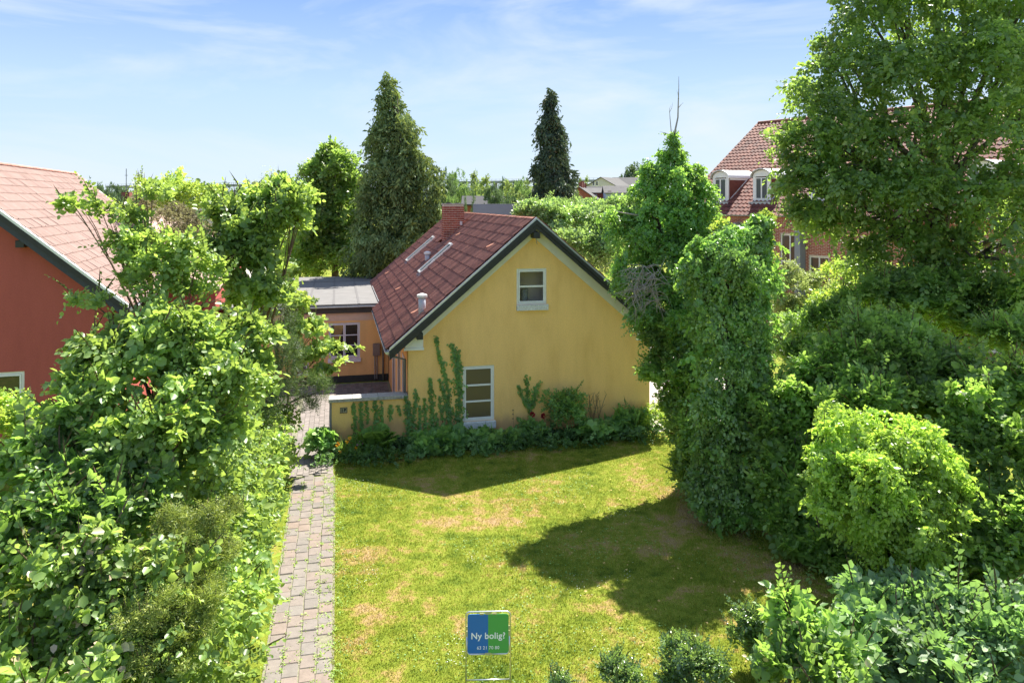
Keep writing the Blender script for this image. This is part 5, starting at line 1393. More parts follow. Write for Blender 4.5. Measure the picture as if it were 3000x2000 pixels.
# hornbeam hedge right of it
def hedge(label, specs, seed, mat=LF_HORN, n=4200, leaf=.105, name='hornbeam_hedge', cat='hedge', base=None, tm=T_OVAL, **kw):
    lb = [LB(*q) for q in specs]
    b = base or (lb[0][0].x, lb[0][0].y, 0)
    a = dict(L=.44, k=9, leaf=leaf, tmpl=tm, seed=seed, droop=.12, up=.25, nup=.8, nout=.35, gap=.55, bump=.34, jit=.30, sub=12, core=.72, fr=(.2, .5), wand=.04, wlen=1.7); a.update(kw)
    return plant(name, label, cat, b, lb, mat, n, r0=.06, **a)
hedge('dark hornbeam hedge between the ivy pillar and the bright ivy mound', ((1790, 960, 16, 70, 80), (1775, 1060, 15.6, 50, 80), (1840, 1050, 15.5, 60, 90), (1810, 1160, 15.1, 55, 70), (1870, 1180, 14.9, 60, 90), (1875, 1260, 14.5, 50, 60), (1925, 1290, 14.1, 50, 60), (1860, 900, 16.3, 60, 70), (1785, 1205, 14.9, 44, 34), (1770, 1150, 15.5, 40, 50), (1830, 1255, 14.6, 40, 34)), 51, n=6500)
hedge('hornbeam with upright yellow green tips behind the bright ivy mound', ((1990, 800, 16.2, 90, 60), (2060, 870, 15.8, 110, 70), (1920, 860, 16, 80, 60), (1960, 920, 15.2, 90, 50), (2150, 870, 15.6, 70, 60), (2070, 780, 16.5, 60, 40)), 52, n=6500, up=.55, wand=.04)
hedge('hornbeam at the right edge, its leaves in flat layered sprays', ((2260, 960, 14, 70, 70), (2310, 900, 14.2, 60, 70), (2240, 1060, 13.5, 70, 70), (2320, 1050, 13.3, 70, 90), (2300, 1180, 12.8, 80, 80), (2340, 1280, 12.4, 70, 70), (2220, 880, 14.8, 60, 60)), 53, n=6500, leaf=.11)
hedge('low dark hornbeam under the bright ivy mound at the lawn edge', ((1985, 1320, 13.7, 50, 50), (2010, 1260, 13.8, 70, 60), (2060, 1350, 13.3, 80, 60), (2150, 1340, 13.1, 80, 60), (2230, 1300, 13.0, 60, 60), (2000, 1400, 13.2, 60, 40)), 54, n=5000)
hedge('dense dark shrub in the shade under the linden crown', ((1900, 760, 20, 80, 70), (2000, 700, 20.5, 90, 70), (2120, 720, 20, 100, 90), (2240, 740, 19.5, 90, 90), (2330, 760, 19, 70, 110), (1840, 830, 19, 60, 60)), 55, n=6000, leaf=.10, name='understorey_shrub', cat='shrub')
hedge('dark hornbeam filling the gap between the bright ivy mound and the linden trunk', ((2200, 860, 17, 80, 70), (2300, 820, 16.8, 80, 80), (2100, 930, 16, 90, 60), (2230, 960, 15.6, 90, 80), (1900, 960, 15.8, 70, 60), (2330, 960, 15.4, 80, 90)), 60, n=5500, leaf=.11, tm=T_KITE)
# bright ivy mound
lb = [LB(x, y, D_, a, b) for x, y, D_, a, b in ((1960, 1010, 13.4, 105, 65), (2060, 1010, 13.3, 100, 60), (1900, 1080, 13.1, 55, 60), (2000, 1090, 12.9, 130, 80), (2130, 1060, 13.0, 90, 60), (2190, 1120, 12.8, 65, 60), (2080, 1160, 12.8, 130, 80), (1950, 1170, 12.9, 90, 70), (2180, 1220, 12.7, 70, 70), (2060, 1250, 12.8, 110, 70))]
im = plant('ivy_mound', 'bright yellow green mound of shrubby ivy at the right of the lawn', 'shrub', (6.9, 13.1, 0), lb, LF_MOUND, 9500, r0=.09, L=.2, k=7, leaf=.078, tmpl=T_KITE, seed=56,
      droop=.75, up=.25, outw=.7, nout=.6, nup=.5, bump=.3, bfreq=4, gap=.45, inner=.4, leafdroop=.6, below=.4, ang=.6, sub=14, core=.74, fr=(.18, .42), wand=.02)
# big linden
lb = [LB(x, y, D_ * 1.2, a, b) for x, y, D_, a, b in (
    (2150, 60, 18.5, 190, 130), (2000, 60, 18.5, 110, 100), (2320, 40, 18, 150, 140), (1960, 170, 18, 110, 80), (1870, 240, 17.8, 90, 60), (2090, 200, 17.5, 150, 110), (2260, 190, 17, 150, 130),
    (1850, 330, 17.6, 90, 70), (1960, 330, 17.2, 120, 90), (2100, 340, 16.8, 130, 100), (2250, 340, 16.4, 140, 120), (1860, 430, 17.4, 75, 60), (1980, 450, 17, 110, 70), (2120, 470, 16.6, 120, 80),
    (2290, 480, 16.2, 110, 120), (2340, 620, 15.8, 90, 120), (2230, 600, 16.5, 80, 80), (1940, 520, 17.4, 80, 40), (2060, 560, 17.2, 70, 50), (1830, 380, 17.8, 50, 40),
    (1900, 120, 18.6, 40, 50), (2200, -80, 19, 200, 110), (2050, -90, 19.3, 120, 90), (2420, 250, 17.5, 120, 200), (2450, 500, 17, 120, 180), (2400, -40, 18.5, 150, 150), (2180, 660, 17.5, 90, 50), (2330, 700, 15.9, 90, 60), (2010, 620, 17.8, 70, 40), (1870, 500, 17.6, 50, 40), (1790, 300, 18, 24, 30), (2140, 560, 16.8, 80, 60), (2080, 650, 17.5, 80, 50), (2250, 730, 16.8, 90, 60), (2160, 640, 17, 80, 50), (1990, 580, 17.4, 60, 40), (1805, 330, 17.8, 50, 46), (1850, 480, 17.5, 56, 44), (1800, 420, 17.8, 34, 34), (1920, 400, 17.3, 70, 60), (2040, 420, 16.9, 80, 60))]
ln = plant('linden_tree', 'huge linden tree filling the upper right, with a slanting trunk showing', 'tree', (12.7, 22.3, 0), lb, LF_LIND, 27000, r0=.26, top=P(2160, 60, 22.3), twigs=3, L=.46, k=7, leaf=.128, tmpl=T_KITE, seed=57, wand=0,
      droop=.55, up=.05, outw=.7, nout=.5, nup=.5, bump=.2, bfreq=2.6, gap=.42, gfreq=1.9, inner=.5, leafdroop=.45, below=.35, rnd=.5)
m = MB(); og = Vector((12.7, 22.3, 0))
m.tube([P(2150, 720, 21.6) - og, P(2135, 600, 21.4) - og, P(2105, 500, 21) - og, P(2080, 440, 20.8) - og], [.16, .13, .10, .06], 8); m.build('stem', BARK, ln, smooth=True)
# pale shrub past the ivy pillar, and shrubs below linden
lb = [LB(x, y, D_, a, b) for x, y, D_, a, b in ((1830, 660, 25, 55, 50), (1790, 720, 25, 40, 60), (1850, 740, 24.6, 60, 60), (1810, 800, 24, 50, 50), (1890, 690, 25, 40, 40))]
plant('willow_shrub', 'pale sunlit silvery shrub between the ivy pillar and the linden', 'shrub', (P(1830, 700, 25).x, 25, 0), lb, LF_WILLOW, 5200, r0=.06, L=.26, k=7, leaf=.075, tmpl=T_KITE, seed=58, gap=.3, bump=.15)
lb = [LB(x, y, D_, a, b) for x, y, D_, a, b in ((1960, 640, 23, 60, 50), (2030, 660, 23, 60, 60), (1920, 720, 22.5, 60, 60), (2000, 740, 22, 60, 50))]
plant('sunlit_shrub', 'fresh green sunlit shrub showing under the lowest linden boughs', 'shrub', (P(1970, 700, 23).x, 23, 0), lb, LF_FRESH, 3000, r0=.06, L=.3, k=7, leaf=.09, tmpl=T_KITE, seed=59, gap=.45, bump=.15)
# lower right elms
hedge('blue green elm suckers filling the bottom right corner', ((1990, 1440, 11.2, 90, 60), (2080, 1400, 11.4, 80, 50), (2180, 1430, 11.2, 90, 60), (2100, 1520, 10.6, 110, 60), (2260, 1500, 10.7, 90, 70), (1960, 1530, 10.5, 80, 50), (2340, 1440, 11, 60, 80), (2200, 1580, 10.2, 120, 50)), 61, LF_DKELM, 2600, .115, 'elm_suckers', 'shrub', L=.5, k=8, up=.4, gap=.4, tm=T_ELM)
hedge('pale tipped elm shrub left of the corner thicket, reaching over the lawn', ((1790, 1400, 10.6, 34, 40), (1830, 1460, 10.4, 60, 50), (1880, 1500, 10.2, 70, 50), (1800, 1530, 10, 60, 50), (1900, 1570, 9.8, 90, 50)), 62, LF_ELM, 620, .11, 'elm_shrub', 'shrub', L=.45, k=8, up=.55, gap=.3, tm=T_ELM)
for i, (q, lab) in enumerate(((((1735, 1460, 11.2, 46, 50), (1760, 1520, 11, 50, 50), (1720, 1420, 11.3, 30, 24)), 'small glossy leaved bush nearest the elm shrub'),
                             (((1580, 1510, 10.9, 52, 34), (1610, 1550, 10.7, 50, 40), (1550, 1555, 10.8, 34, 34)), 'middle one of three small glossy leaved bushes at the bottom edge'),
                             (((1415, 1545, 10.6, 42, 26), (1445, 1570, 10.5, 44, 26)), 'glossy leaved bush cut by the bottom edge, right of the sign'),
                             (((1285, 1568, 10.6, 24, 20),), 'smallest glossy leaved sprig, just right of the sign post'))):
    hedge(lab, q, 63 + i, LF_BOX, 1700 if i < 2 else 800 if i < 3 else 200, .04, 'privet_bush', 'bush', L=.2, k=8, up=.7, gap=.4, bump=.45, wand=.1)

# ================================================================== LEFT-HAND THICKET
# tall hazel
lb = [LB(x, y, D_, a, b) for x, y, D_, a, b in ((605, 465, 16.2, 55, 40), (690, 455, 16, 50, 26), (540, 510, 16, 60, 50), (650, 510, 15.9, 55, 50), (690, 490, 16, 34, 30), (590, 560, 15.8, 80, 60), (625, 600, 15.8, 42, 50), (530, 600, 15.6, 60, 60), (590, 680, 15.6, 70, 60), (640, 420, 16.3, 22, 14), (500, 470, 16.2, 34, 24))]
plant('hazel_tree', 'tall sunlit hazel with large drooping leaves in front of the wooded belt', 'tree', (-5.9, 16.0, 0), lb, LF_HAZEL, 3200, r0=.08, bark=TWIG, L=.42, k=7, leaf=.115, tmpl=T_OVAL, seed=71, droop=.3, up=.4, leafdroop=.5, gap=.5, inner=.75, bump=.4, wand=.05)
# arching elm over the salmon roof
lb = [LB(x, y, D_, a, b) for x, y, D_, a, b in ((165, 465, 13.6, 36, 10), (230, 480, 13.6, 40, 16), (290, 500, 13.5, 40, 26), (270, 560, 13.5, 36, 30), (330, 560, 13.4, 50, 50), (400, 590, 13.3, 60, 50), (300, 640, 13.2, 40, 30), (370, 660, 13.2, 70, 60), (450, 620, 13.4, 50, 60), (440, 700, 13, 70, 60), (210, 690, 12.9, 44, 14), (350, 440, 14, 44, 14), (300, 590, 13.4, 40, 16), (500, 660, 13.6, 50, 50))]
plant('elm_tree', 'slender elm whose leafy boughs arch in front of the salmon roof', 'tree', (-5.9, 13.4, 0), lb, LF_HAZEL, 1150, r0=.07, bark=TWIG, L=.40, k=9, leaf=.085, tmpl=T_OVAL, seed=72, droop=.25, up=.35, gap=.6, inner=.8, bump=.4, twigs=3, wand=.06)
lb = [LB(x, y, D_, a, b) for x, y, D_, a, b in ((360, 760, 12.6, 90, 60), (260, 810, 12.4, 80, 60), (450, 800, 12.6, 90, 70), (540, 780, 13.5, 70, 70), (330, 880, 12, 130, 90), (470, 900, 12.2, 110, 90), (210, 900, 12, 70, 80), (560, 880, 13.3, 60, 70), (370, 990, 11.6, 150, 80), (500, 1000, 12, 90, 70))]
plant('young_linden', 'broad young linden with big glossy leaves in the middle of the left thicket', 'tree', (-6.2, 12.6, 0), lb, LF_HAZEL, 5600, r0=.09, L=.40, k=7, leaf=.108, tmpl=T_OVAL, seed=73, wand=.04, droop=.35, up=.3, leafdroop=.35, gap=.4, inner=.45, bump=.25)
lb = [LB(x, y, D_, a, b) for x, y, D_, a, b in ((170, 1000, 11.4, 60, 80), (100, 1080, 11, 90, 70), (230, 1080, 11, 100, 70), (330, 1110, 11, 90, 60), (60, 1190, 10.6, 100, 80), (190, 1180, 10.5, 110, 80), (310, 1180, 10.6, 70, 60), (20, 1080, 11.2, 60, 70))]
plant('wych_elm_shrub', 'elm shrub with ribbed grey green leaves at the left edge', 'shrub', (-7.0, 11.2, 0), lb, LF_ELM, 3700, r0=.06, L=.42, k=8, leaf=.108, tmpl=T_ELM, seed=74, wand=.04, droop=.3, up=.35, gap=.4, inner=.45, bump=.25)
lb = [LB(x, y, D_, a, b) for x, y, D_, a, b in ((60, 1320, 9.8, 120, 80), (200, 1300, 9.8, 110, 70), (80, 1440, 9.3, 130, 80), (230, 1430, 9.4, 90, 80), (60, 1560, 8.8, 150, 80), (210, 1550, 8.9, 130, 70), (330, 1560, 9.1, 90, 60))]
plant('linden_suckers', 'large leaved linden suckers with pinkish young leaves in the bottom left corner', 'shrub', (-5.9, 9.4, 0), lb, mat_leaf("tipped_leaf", [(.06, .12, .022), (.09, .165, .03), (.13, .20, .04), (.42, .26, .18)], (.34, .48, .07), .34, .42, .55, [0, .5, .86, .95]), 3200, r0=.05, L=.40, k=7, leaf=.108, tmpl=T_OVAL, seed=75, wand=.04, droop=.35, up=.35, gap=.4, inner=.45, bump=.25, leafdroop=.35)
lb = [LB(x, y, D_, a, b) for x, y, D_, a, b in ((20, 935, 14, 50, 30), (90, 970, 13.6, 60, 36), (20, 980, 13.4, 60, 40), (130, 1000, 13.2, 50, 40))]
plant('lime_green_shrub', 'yellow green shrub under the red house window', 'shrub', (-9.1, 13.8, 0), lb, LF_FRESH, 1500, r0=.05, L=.35, k=8, leaf=.07, tmpl=T_OVAL, seed=76, gap=.35)
# hedge along the path
hl = []
rn = random.Random(8)
for k in range(12):
    u_ = k / 11; y = 9.7 + 9.2 * u_; x = HW(-3.0, 0).x - (y - HW(-3.0, 0).y) * .2333 - .66
    for z, rr in ((.7, .78), (1.35, .70), (1.9, .5)):
        hl.append((Vector((x - .12 + rn.uniform(-.1, .1) - (.2 if z > 1.5 else 0), y, z + rn.uniform(-.1, .1))), (rr, .75, .6)))
hd = thing('path_hedge', 'leafy mixed hedge lining the left side of the paver path', 'hedge', (hl[0][0].x, hl[0][0].y, 0))
limbs(hd, (hl[18][0].x, hl[18][0].y, 0), hl[::5], .04, TWIG, 5, origin=(hl[0][0].x, hl[0][0].y, 0), name='stem')
crown('foliage', hd, LF_HAZEL, hl, 6600, L=.36, k=7, leaf=.092, tmpl=T_OVAL, seed=77, droop=.4, up=.2, nout=.6, nup=.5, gap=.3, inner=.3, leafdroop=.4, bump=.18, origin=(hl[0][0].x, hl[0][0].y, 0))
# yews
lb = [LB(x, y, D_, a, b) for x, y, D_, a, b in ((430, 1230, 10.2, 80, 50), (390, 1290, 10.0, 80, 55), (480, 1290, 10.1, 66, 60), (340, 1320, 9.9, 50, 40), (500, 1190, 10.4, 46, 34), (430, 1330, 9.9, 80, 40))]
plant('yew_bush', 'rounded olive yew bush, the upper of the two in the left thicket', 'bush', (-4.6, 10.2, 0), lb, LF_YEW, 5200, r0=.06, L=.17, k=10, leaf=.045, tmpl=T_NEED, seed=78, up=.6, droop=0, gap=.3, ang=1.0, bump=.25, bfreq=5)
lb = [LB(x, y, D_, a, b) for x, y, D_, a, b in ((370, 1400, 9.3, 80, 45), (320, 1450, 9.2, 76, 50), (420, 1450, 9.3, 76, 50), (380, 1500, 9.1, 80, 40), (460, 1390, 9.5, 56, 40))]
plant('yew_bush', 'rounded olive yew bush, the lower of the two in the left thicket', 'bush', (-4.3, 9.3, 0), lb, LF_YEW, 5000, r0=.06, L=.16, k=10, leaf=.045, tmpl=T_NEED, seed=79, up=.6, droop=0, gap=.3, ang=1.0, bump=.25, bfreq=5)
lb = [LB(x, y, D_, a, b) for x, y, D_, a, b in ((640, 740, 18.8, 40, 70), (660, 830, 18.6, 55, 60), (640, 900, 18.4, 60, 50), (710, 890, 18.8, 50, 30), (740, 900, 19, 30, 28), (620, 680, 18.8, 30, 50), (690, 930, 18.9, 40, 24), (600, 960, 17.6, 50, 50))]
plant('yew_tree', 'dark upright yew behind the hedge near the garden wall', 'tree', (-6.6, 18.8, 0), lb, LF_YEWD, 6500, r0=.1, L=.2, k=10, leaf=.045, tmpl=T_NEED, seed=80, up=.5, droop=0, gap=.35, ang=1.0, bump=.3, bfreq=4)
# maple sapling before the annex
lb = [LB(x, y, D_, a, b) for x, y, D_, a, b in ((655, 620, 20.5, 34, 30), (680, 660, 20.5, 36, 24), (650, 690, 20.3, 40, 30), (700, 700, 20.5, 40, 30), (720, 760, 20.3, 50, 24), (680, 760, 20.2, 44, 30), (760, 800, 20.3, 50, 16), (790, 835, 20.4, 26, 12), (700, 820, 20, 44, 24), (740, 850, 20.1, 34, 16))]
plant('maple_sapling', 'young maple spreading pale lobed leaves before the orange annex', 'tree', (-6.4, 20.4, 0), lb, mat_leaf("maple_leaf", [(.10, .17, .04), (.14, .22, .05), (.18, .26, .06)], (.42, .54, .07), .36, .42, .5), 900, r0=.05, bark=TWIG, L=.34, k=7, leaf=.105, tmpl=T_LOBE, seed=81, gap=.5, inner=.7, up=.2, twigs=3)

# ================================================================== IVY ON THE WALLS
def gab_pt(px, py, yl=0.0):     # 3000 px -> gable plane (s, z)
    d = Vector(((px - 1500) / 2200, 1, -(py - 593) / 2200)); o = HO + EY * yl
    t = (o - Vector((0, 0, 7))).dot(EY) / d.dot(EY); q = Vector((0, 0, 7)) + d * t - HO
    return q.dot(EX), q.z
def strands(parent, specs, sc, ox, oy, seed, mat=LF_IVY, yl=-.01, dens=1.0, leaf=.062):
    rng = np.random.default_rng(seed)
    for k, (pts, wd) in enumerate(specs):
        q = [gab_pt(ox + x / sc, oy + y / sc) for x, y in pts]
        q = np.array(q); wm = wd / sc * 21.8 / 2200
        seg = np.linalg.norm(np.diff(q, axis=0), axis=1); tot = seg.sum()
        n = int(tot * max(wm, .1) * 620 * dens) + 12
        t = rng.random(n) * tot; cs = np.concatenate([[0], np.cumsum(seg)])
        x = np.interp(t, cs, q[:, 0]); z = np.interp(t, cs, q[:, 1])
        u = t / tot
        ww = wm * (1 - .45 * u ** 3) * (.8 + .25 * np.sin(t * 9 + k))
        x = x + np.clip(rng.normal(0, .30, n), -.75, .75) * ww; z = np.maximum(z, .05)
        y = yl - rng.uniform(.005, .07, n)
        pos = np.stack([x, y, z], 1)
        tip = np.stack([rng.normal(0, .5, n), rng.normal(-.25, .2, n), rng.normal(-.8, .4, n)], 1)
        nor = np.stack([rng.normal(0, .3, n), -np.ones(n), rng.normal(.35, .3, n)], 1)
        s = leaves_obj('strand', pos, tip, nor, leaf * rng.uniform(.6, 1.2, n), T_LOBE, mat, parent)
        mm = MB(); mm.tube([(a, yl - .004, max(b, 0)) for a, b in q], [.010] + [.006] * (len(q) - 1), 4); mm.build('stem', TWIG, s)
v1 = thing('ivy_vine', 'climbing ivy in upright strands on the gable left of the lower window', 'ivy', tuple(HO), TH)
strands(v1, [([(330, 1090), (325, 700), (290, 540), (240, 380), (215, 235)], 62), ([(410, 1090), (412, 700), (395, 480), (345, 295)], 92), ([(405, 700), (405, 355)], 62), ([(182, 1100), (185, 800), (170, 585)], 56),
             ([(45, 1100), (30, 900), (55, 750), (45, 675)], 46), ([(130, 1100), (125, 755)], 40), ([(290, 1100), (265, 850), (245, 735)], 40), ([(335, 1000), (300, 750), (245, 595)], 48), ([(215, 1100), (225, 875)], 46), ([(80, 1100), (85, 815)], 40), ([(0, 1060), (-5, 780)], 36)], 2.851, 1200, 900, 91)
v2 = thing('ivy_vine', 'three armed ivy on the gable between the lower window and the rose bush', 'ivy', tuple(HO), TH)
strands(v2, [([(1002, 1050), (1005, 780)], 52), ([(990, 800), (970, 560)], 52), ([(985, 830), (935, 740), (905, 645)], 46), ([(1020, 840), (1045, 740), (1055, 655)], 50)], 2.851, 1200, 900, 92)
v3 = thing('ivy_vine', 'thin twin ivy shoots low on the right end of the gable', 'ivy', tuple(HO), TH)
strands(v3, [([(1765, 1060), (1770, 900), (1745, 795)], 34), ([(1722, 1040), (1692, 915)], 24)], 2.851, 1200, 900, 93)
v4 = thing('ivy_vine', 'ivy hanging over the garden wall right of the house number', 'ivy', tuple(HO), TH)
strands(v4, [([(640, 1000), (600, 290)], 80), ([(740, 980), (740, 290)], 110), ([(870, 680), (835, 270)], 70), ([(1020, 680), (1000, 250)], 120), ([(1120, 700), (1110, 270)], 70), ([(1280, 620), (1275, 340)], 90), ([(1475, 520), (1410, 350)], 62), ([(1610, 980), (1560, 150)], 150)], 6.273, 940, 1130, 94, dens=.9, yl=-.0)

# ================================================================== FLOWER BED
def bed_plant(name, label, cat, s, l, rad, h, mat, n, leaf, tm, seed, L=.25, k=6, **kw):
    c = HW(s, l); lb = [(c + Vector((0, 0, h * .5)), (rad, rad * .8, h * .55))]
    a = dict(up=.4, nup=.8, nout=.4, gap=.2, inner=.5, bump=.2, jit=.3); a.update(kw)
    return plant(name, label, cat, tuple(c), lb, mat, n, r0=.012, bark=TWIG, twigs=1, L=L, k=k, leaf=leaf, tmpl=tm, seed=seed, trunk_name='stem', crown_name='leaves', **a)
bp = [(.45, -.62, .50, .50, 'leafy mallow at the left end of the bed below the wall ivy'), (1.15, -.60, .48, .52, 'second mallow clump, under the tallest ivy strand'), (1.9, -.60, .46, .42, 'mallow clump under the lower window sill'),
      (2.65, -.55, .40, .46, 'large leaved clump right of the lower window sill'), (6.25, -.55, .44, .6, 'maple leaved clump right of the rose bush'), (5.35, -.75, .42, .55, 'bright lobed clump in front of the rose bush')]
for i, (s, l, r_, h, lab) in enumerate(bp): bed_plant('mallow_plant', lab, 'plant', s, l, r_, h, LF_BED, 150, .17, T_LOBE, 100 + i, L=.3, k=6)
bed_plant('rose_bush', 'tall bushy rose against the right half of the gable', 'bush', 4.75, -.30, .75, 1.35, LF_BED, 700, .07, T_OVAL, 110, L=.32, k=8)
bed_plant('rose_shoot', 'small leafy shoot rising left of the rose bush', 'bush', 4.0, -.15, .28, 1.6, LF_BED, 60, .06, T_OVAL, 111, L=.3, k=8)
bed_plant('corner_shrub', 'sunlit green clump at the right end of the bed', 'plant', 7.35, -.55, .55, .85, LF_FRESH, 480, .06, T_OVAL, 112)
bed_plant('snowberry_bush', 'dark green bush filling the bed right of the lobed clump', 'bush', 6.75, -.35, .42, .85, LF_BED, 420, .06, T_OVAL, 113, up=.6)
peony = bed_plant('peony_plant', 'peony with two dark red flowers in the middle of the bed', 'plant', 3.65, -.45, .42, .62, LF_BED, 230, .11, T_OVAL, 114)
RED = mat_plain('dark_red_petal', (.28, .008, .02), .5, var=.3, vscale=40)
for s, z in ((3.53, .86), (3.86, .80)):
    rng = np.random.default_rng(int(s * 100)); n = 40
    dd = nrm(rng.normal(size=(n, 3))); c = np.array(HW(s, -.55, z)) - np.array(peony.location)
    leaves_obj('flower', c + dd * .03, dd + np.array([0, 0, .4]), rng.normal(size=(n, 3)), .065, T_OVAL, RED, peony)
GC = MB()
# low ground cover along the whole bed, nobody could count it
gl = []
for k in range(26):
    s = -2.3 + k * .385; gl.append((HW(s, -.80 - (.35 if s < 0 else .12) + .15 * math.sin(k), .10), (.36, .42, .26)))
    gl.append((HW(s, -.35, .08), (.34, .4, .3)))
gcov = crown('bed_ground_cover', None, mat_leaf("ground_cover_leaf", [(.03, .07, .02), (.045, .095, .026), (.07, .13, .03)], (.14, .28, .05), .25, .5, .4), gl, 3800, L=.16, k=6, leaf=.06, tmpl=T_OVAL, seed=120, gap=.15, below=1)
tag(gcov, 'low dark green ground cover along the foot of the walls', 'ground cover', kind='stuff')
# fern
fr = thing('fern', 'large arching fern in front of the garden wall', 'fern', tuple(HW(-.95, -.55)), TH)
rng = np.random.default_rng(130)
for k in range(34):
    a = rng.uniform(0, 2 * math.pi); Lf = rng.uniform(1.1, 1.6); el = rng.uniform(.85, 1.35)
    K = 22; t = (np.arange(K) + 1) / K; hx = np.sin(t * 1.0) * Lf * math.cos(el) * 1.15; hz = Lf * (t * math.sin(el) - .42 * t ** 2.4)
    st = np.stack([hx * math.cos(a), hx * math.sin(a) * .8, hz], 1)
    tan = np.gradient(st, axis=0); tan = nrm(tan); up_ = np.array([0, 0, 1.]); sd_ = nrm(np.cross(tan, up_)); nn = np.cross(sd_, tan)
    pos = np.concatenate([st, st]); tip = np.concatenate([sd_ + tan * .5, -sd_ + tan * .5]) + rng.normal(0, .08, (2 * K, 3)) - np.array([0, 0, .15]); szs = .27 * np.sin(np.clip(t * 1.05 + .12, 0, 1) * math.pi) ** .8 + .02
    leaves_obj('frond', pos, tip, np.concatenate([nn, nn]), np.concatenate([szs, szs]), T_KITE, LF_FERN, fr)
# day lilies with yellow flowers, strap leaves
def strap_clump(name, label, s, l, n, Lb, seed, flowers=(), mat=LF_FERN):
    t = thing(name, label, 'plant', tuple(HW(s, l)), TH); rn = random.Random(seed); m = MB()
    for k in range(n):
        a = rn.uniform(0, 6.28); L_ = Lb * rn.uniform(.7, 1.2); sp = rn.uniform(.25, .75); prev = None; K = 5; bx_ = rn.uniform(-.08, .08); by_ = rn.uniform(-.08, .08)
        for j in range(K + 1):
            u_ = j / K; r_ = L_ * sp * u_; z = L_ * (u_ * (1.15 - sp * .3) - sp * .95 * u_ * u_); w_ = .014 * (1 - u_ * .85)
            c = Vector((bx_ + r_ * math.cos(a), by_ + r_ * math.sin(a), max(z, .01))); sd_ = Vector((-math.sin(a), math.cos(a), 0)) * w_
            cur = (c - sd_, c + sd_)
            if prev: m.poly([prev[0], prev[1], cur[1], cur[0]])
            prev = cur
    m.build('leaves', mat, t)
    YF = bpy.data.materials.get('yellow_petal') or mat_plain('yellow_petal', (.80, .42, .02), .5)
    for k, (dx, dz) in enumerate(flowers):
        r2_ = np.random.default_rng(seed + k); n_ = 9; dd = nrm(r2_.normal(size=(n_, 3)) + np.array([0, -.6, .5])); c = np.array([dx, -.25 + .1 * math.sin(k), dz])
        f = leaves_obj('flower', np.repeat(c[None], n_, 0), dd, r2_.normal(size=(n_, 3)), .06, T_OVAL, YF, t)
        q = MB(); q.tube([(dx * .4, 0, 0), (dx * .8, -.1, dz * .6), tuple(c)], .004, 4); q.build('flower_stalk', TWIG, f)
    return t
strap_clump('daylily', 'clump of strap leaved day lilies with yellow flowers below the house number', -1.75, -.65, 150, .75, 131, [(-.25, .45), (-.2, .5), (.1, .62), (-.15, .3), (.25, .38), (.02, .58)])
strap_clump('daylily', 'narrow strap leaved clump between the day lilies and the fern', -1.35, -.85, 90, .55, 132)
bed_plant('hollyhock_plant', 'round leaved plant at the wall end beside the path', 'plant', -2.35, -.35, .36, .75, LF_BED, 110, .16, T_LOBE, 133, L=.28, k=5)
bed_plant('geranium_plant', 'low cranesbill with pink flowers between lilies and fern', 'plant', -1.25, -.75, .4, .4, LF_BED, 160, .08, T_LOBE, 134)
gp = bpy.data.objects['geranium_plant']; PK = mat_plain('pink_petal', (.6, .18, .42), .5)
rng = np.random.default_rng(5); n = 10; cc = np.array(HW(-1.25, -.7, .45)) - np.array(gp.location)
leaves_obj('flowers', cc + rng.normal(0, .12, (n, 3)) * np.array([1.5, 1, .6]), rng.normal(size=(n, 3)), rng.normal(size=(n, 3)), .045, T_OVAL, PK, gp)
# brown seed stalks by the wall
st = thing('dry_stalks', 'dry brown seed stalks against the gable right of the rose bush', 'plant', tuple(HW(5.7, -.15)), TH); m = MB(); rn = random.Random(3)
for k in range(9):
    a = Vector((rn.uniform(-.25, .25), 0, 0)); p = a.copy(); pts = [a]
    for j in range(6): p = p + Vector((rn.uniform(-.09, .09), rn.uniform(-.03, .03), .2)); pts.append(p)
    m.tube(pts, [.006] * 7, 4, cap=False)
    for q in pts[3:]: m.tube([q, q + Vector((rn.uniform(-.12, .12), -.02, rn.uniform(.02, .12)))], .003, 4, cap=False)
m.build('stalks', TWIG, st)
for s in (3.0, 4.12):
    q = MB(); q.tube([(0, 0, 0), (.01, 0, .75), (0, 0, .98)], .004, 4)
    for z in (.72, .85, .97): q.tube([(0, 0, z - .012), (0, 0, z + .012)], [.022, .016], 6)
    o = q.build('seed_stalk', TWIG); o.location = HW(s, -.35); tag(o, 'thin seed stalk with dark buds ' + ('left' if s < 3.5 else 'right') + ' of the red peony flowers', 'plant')

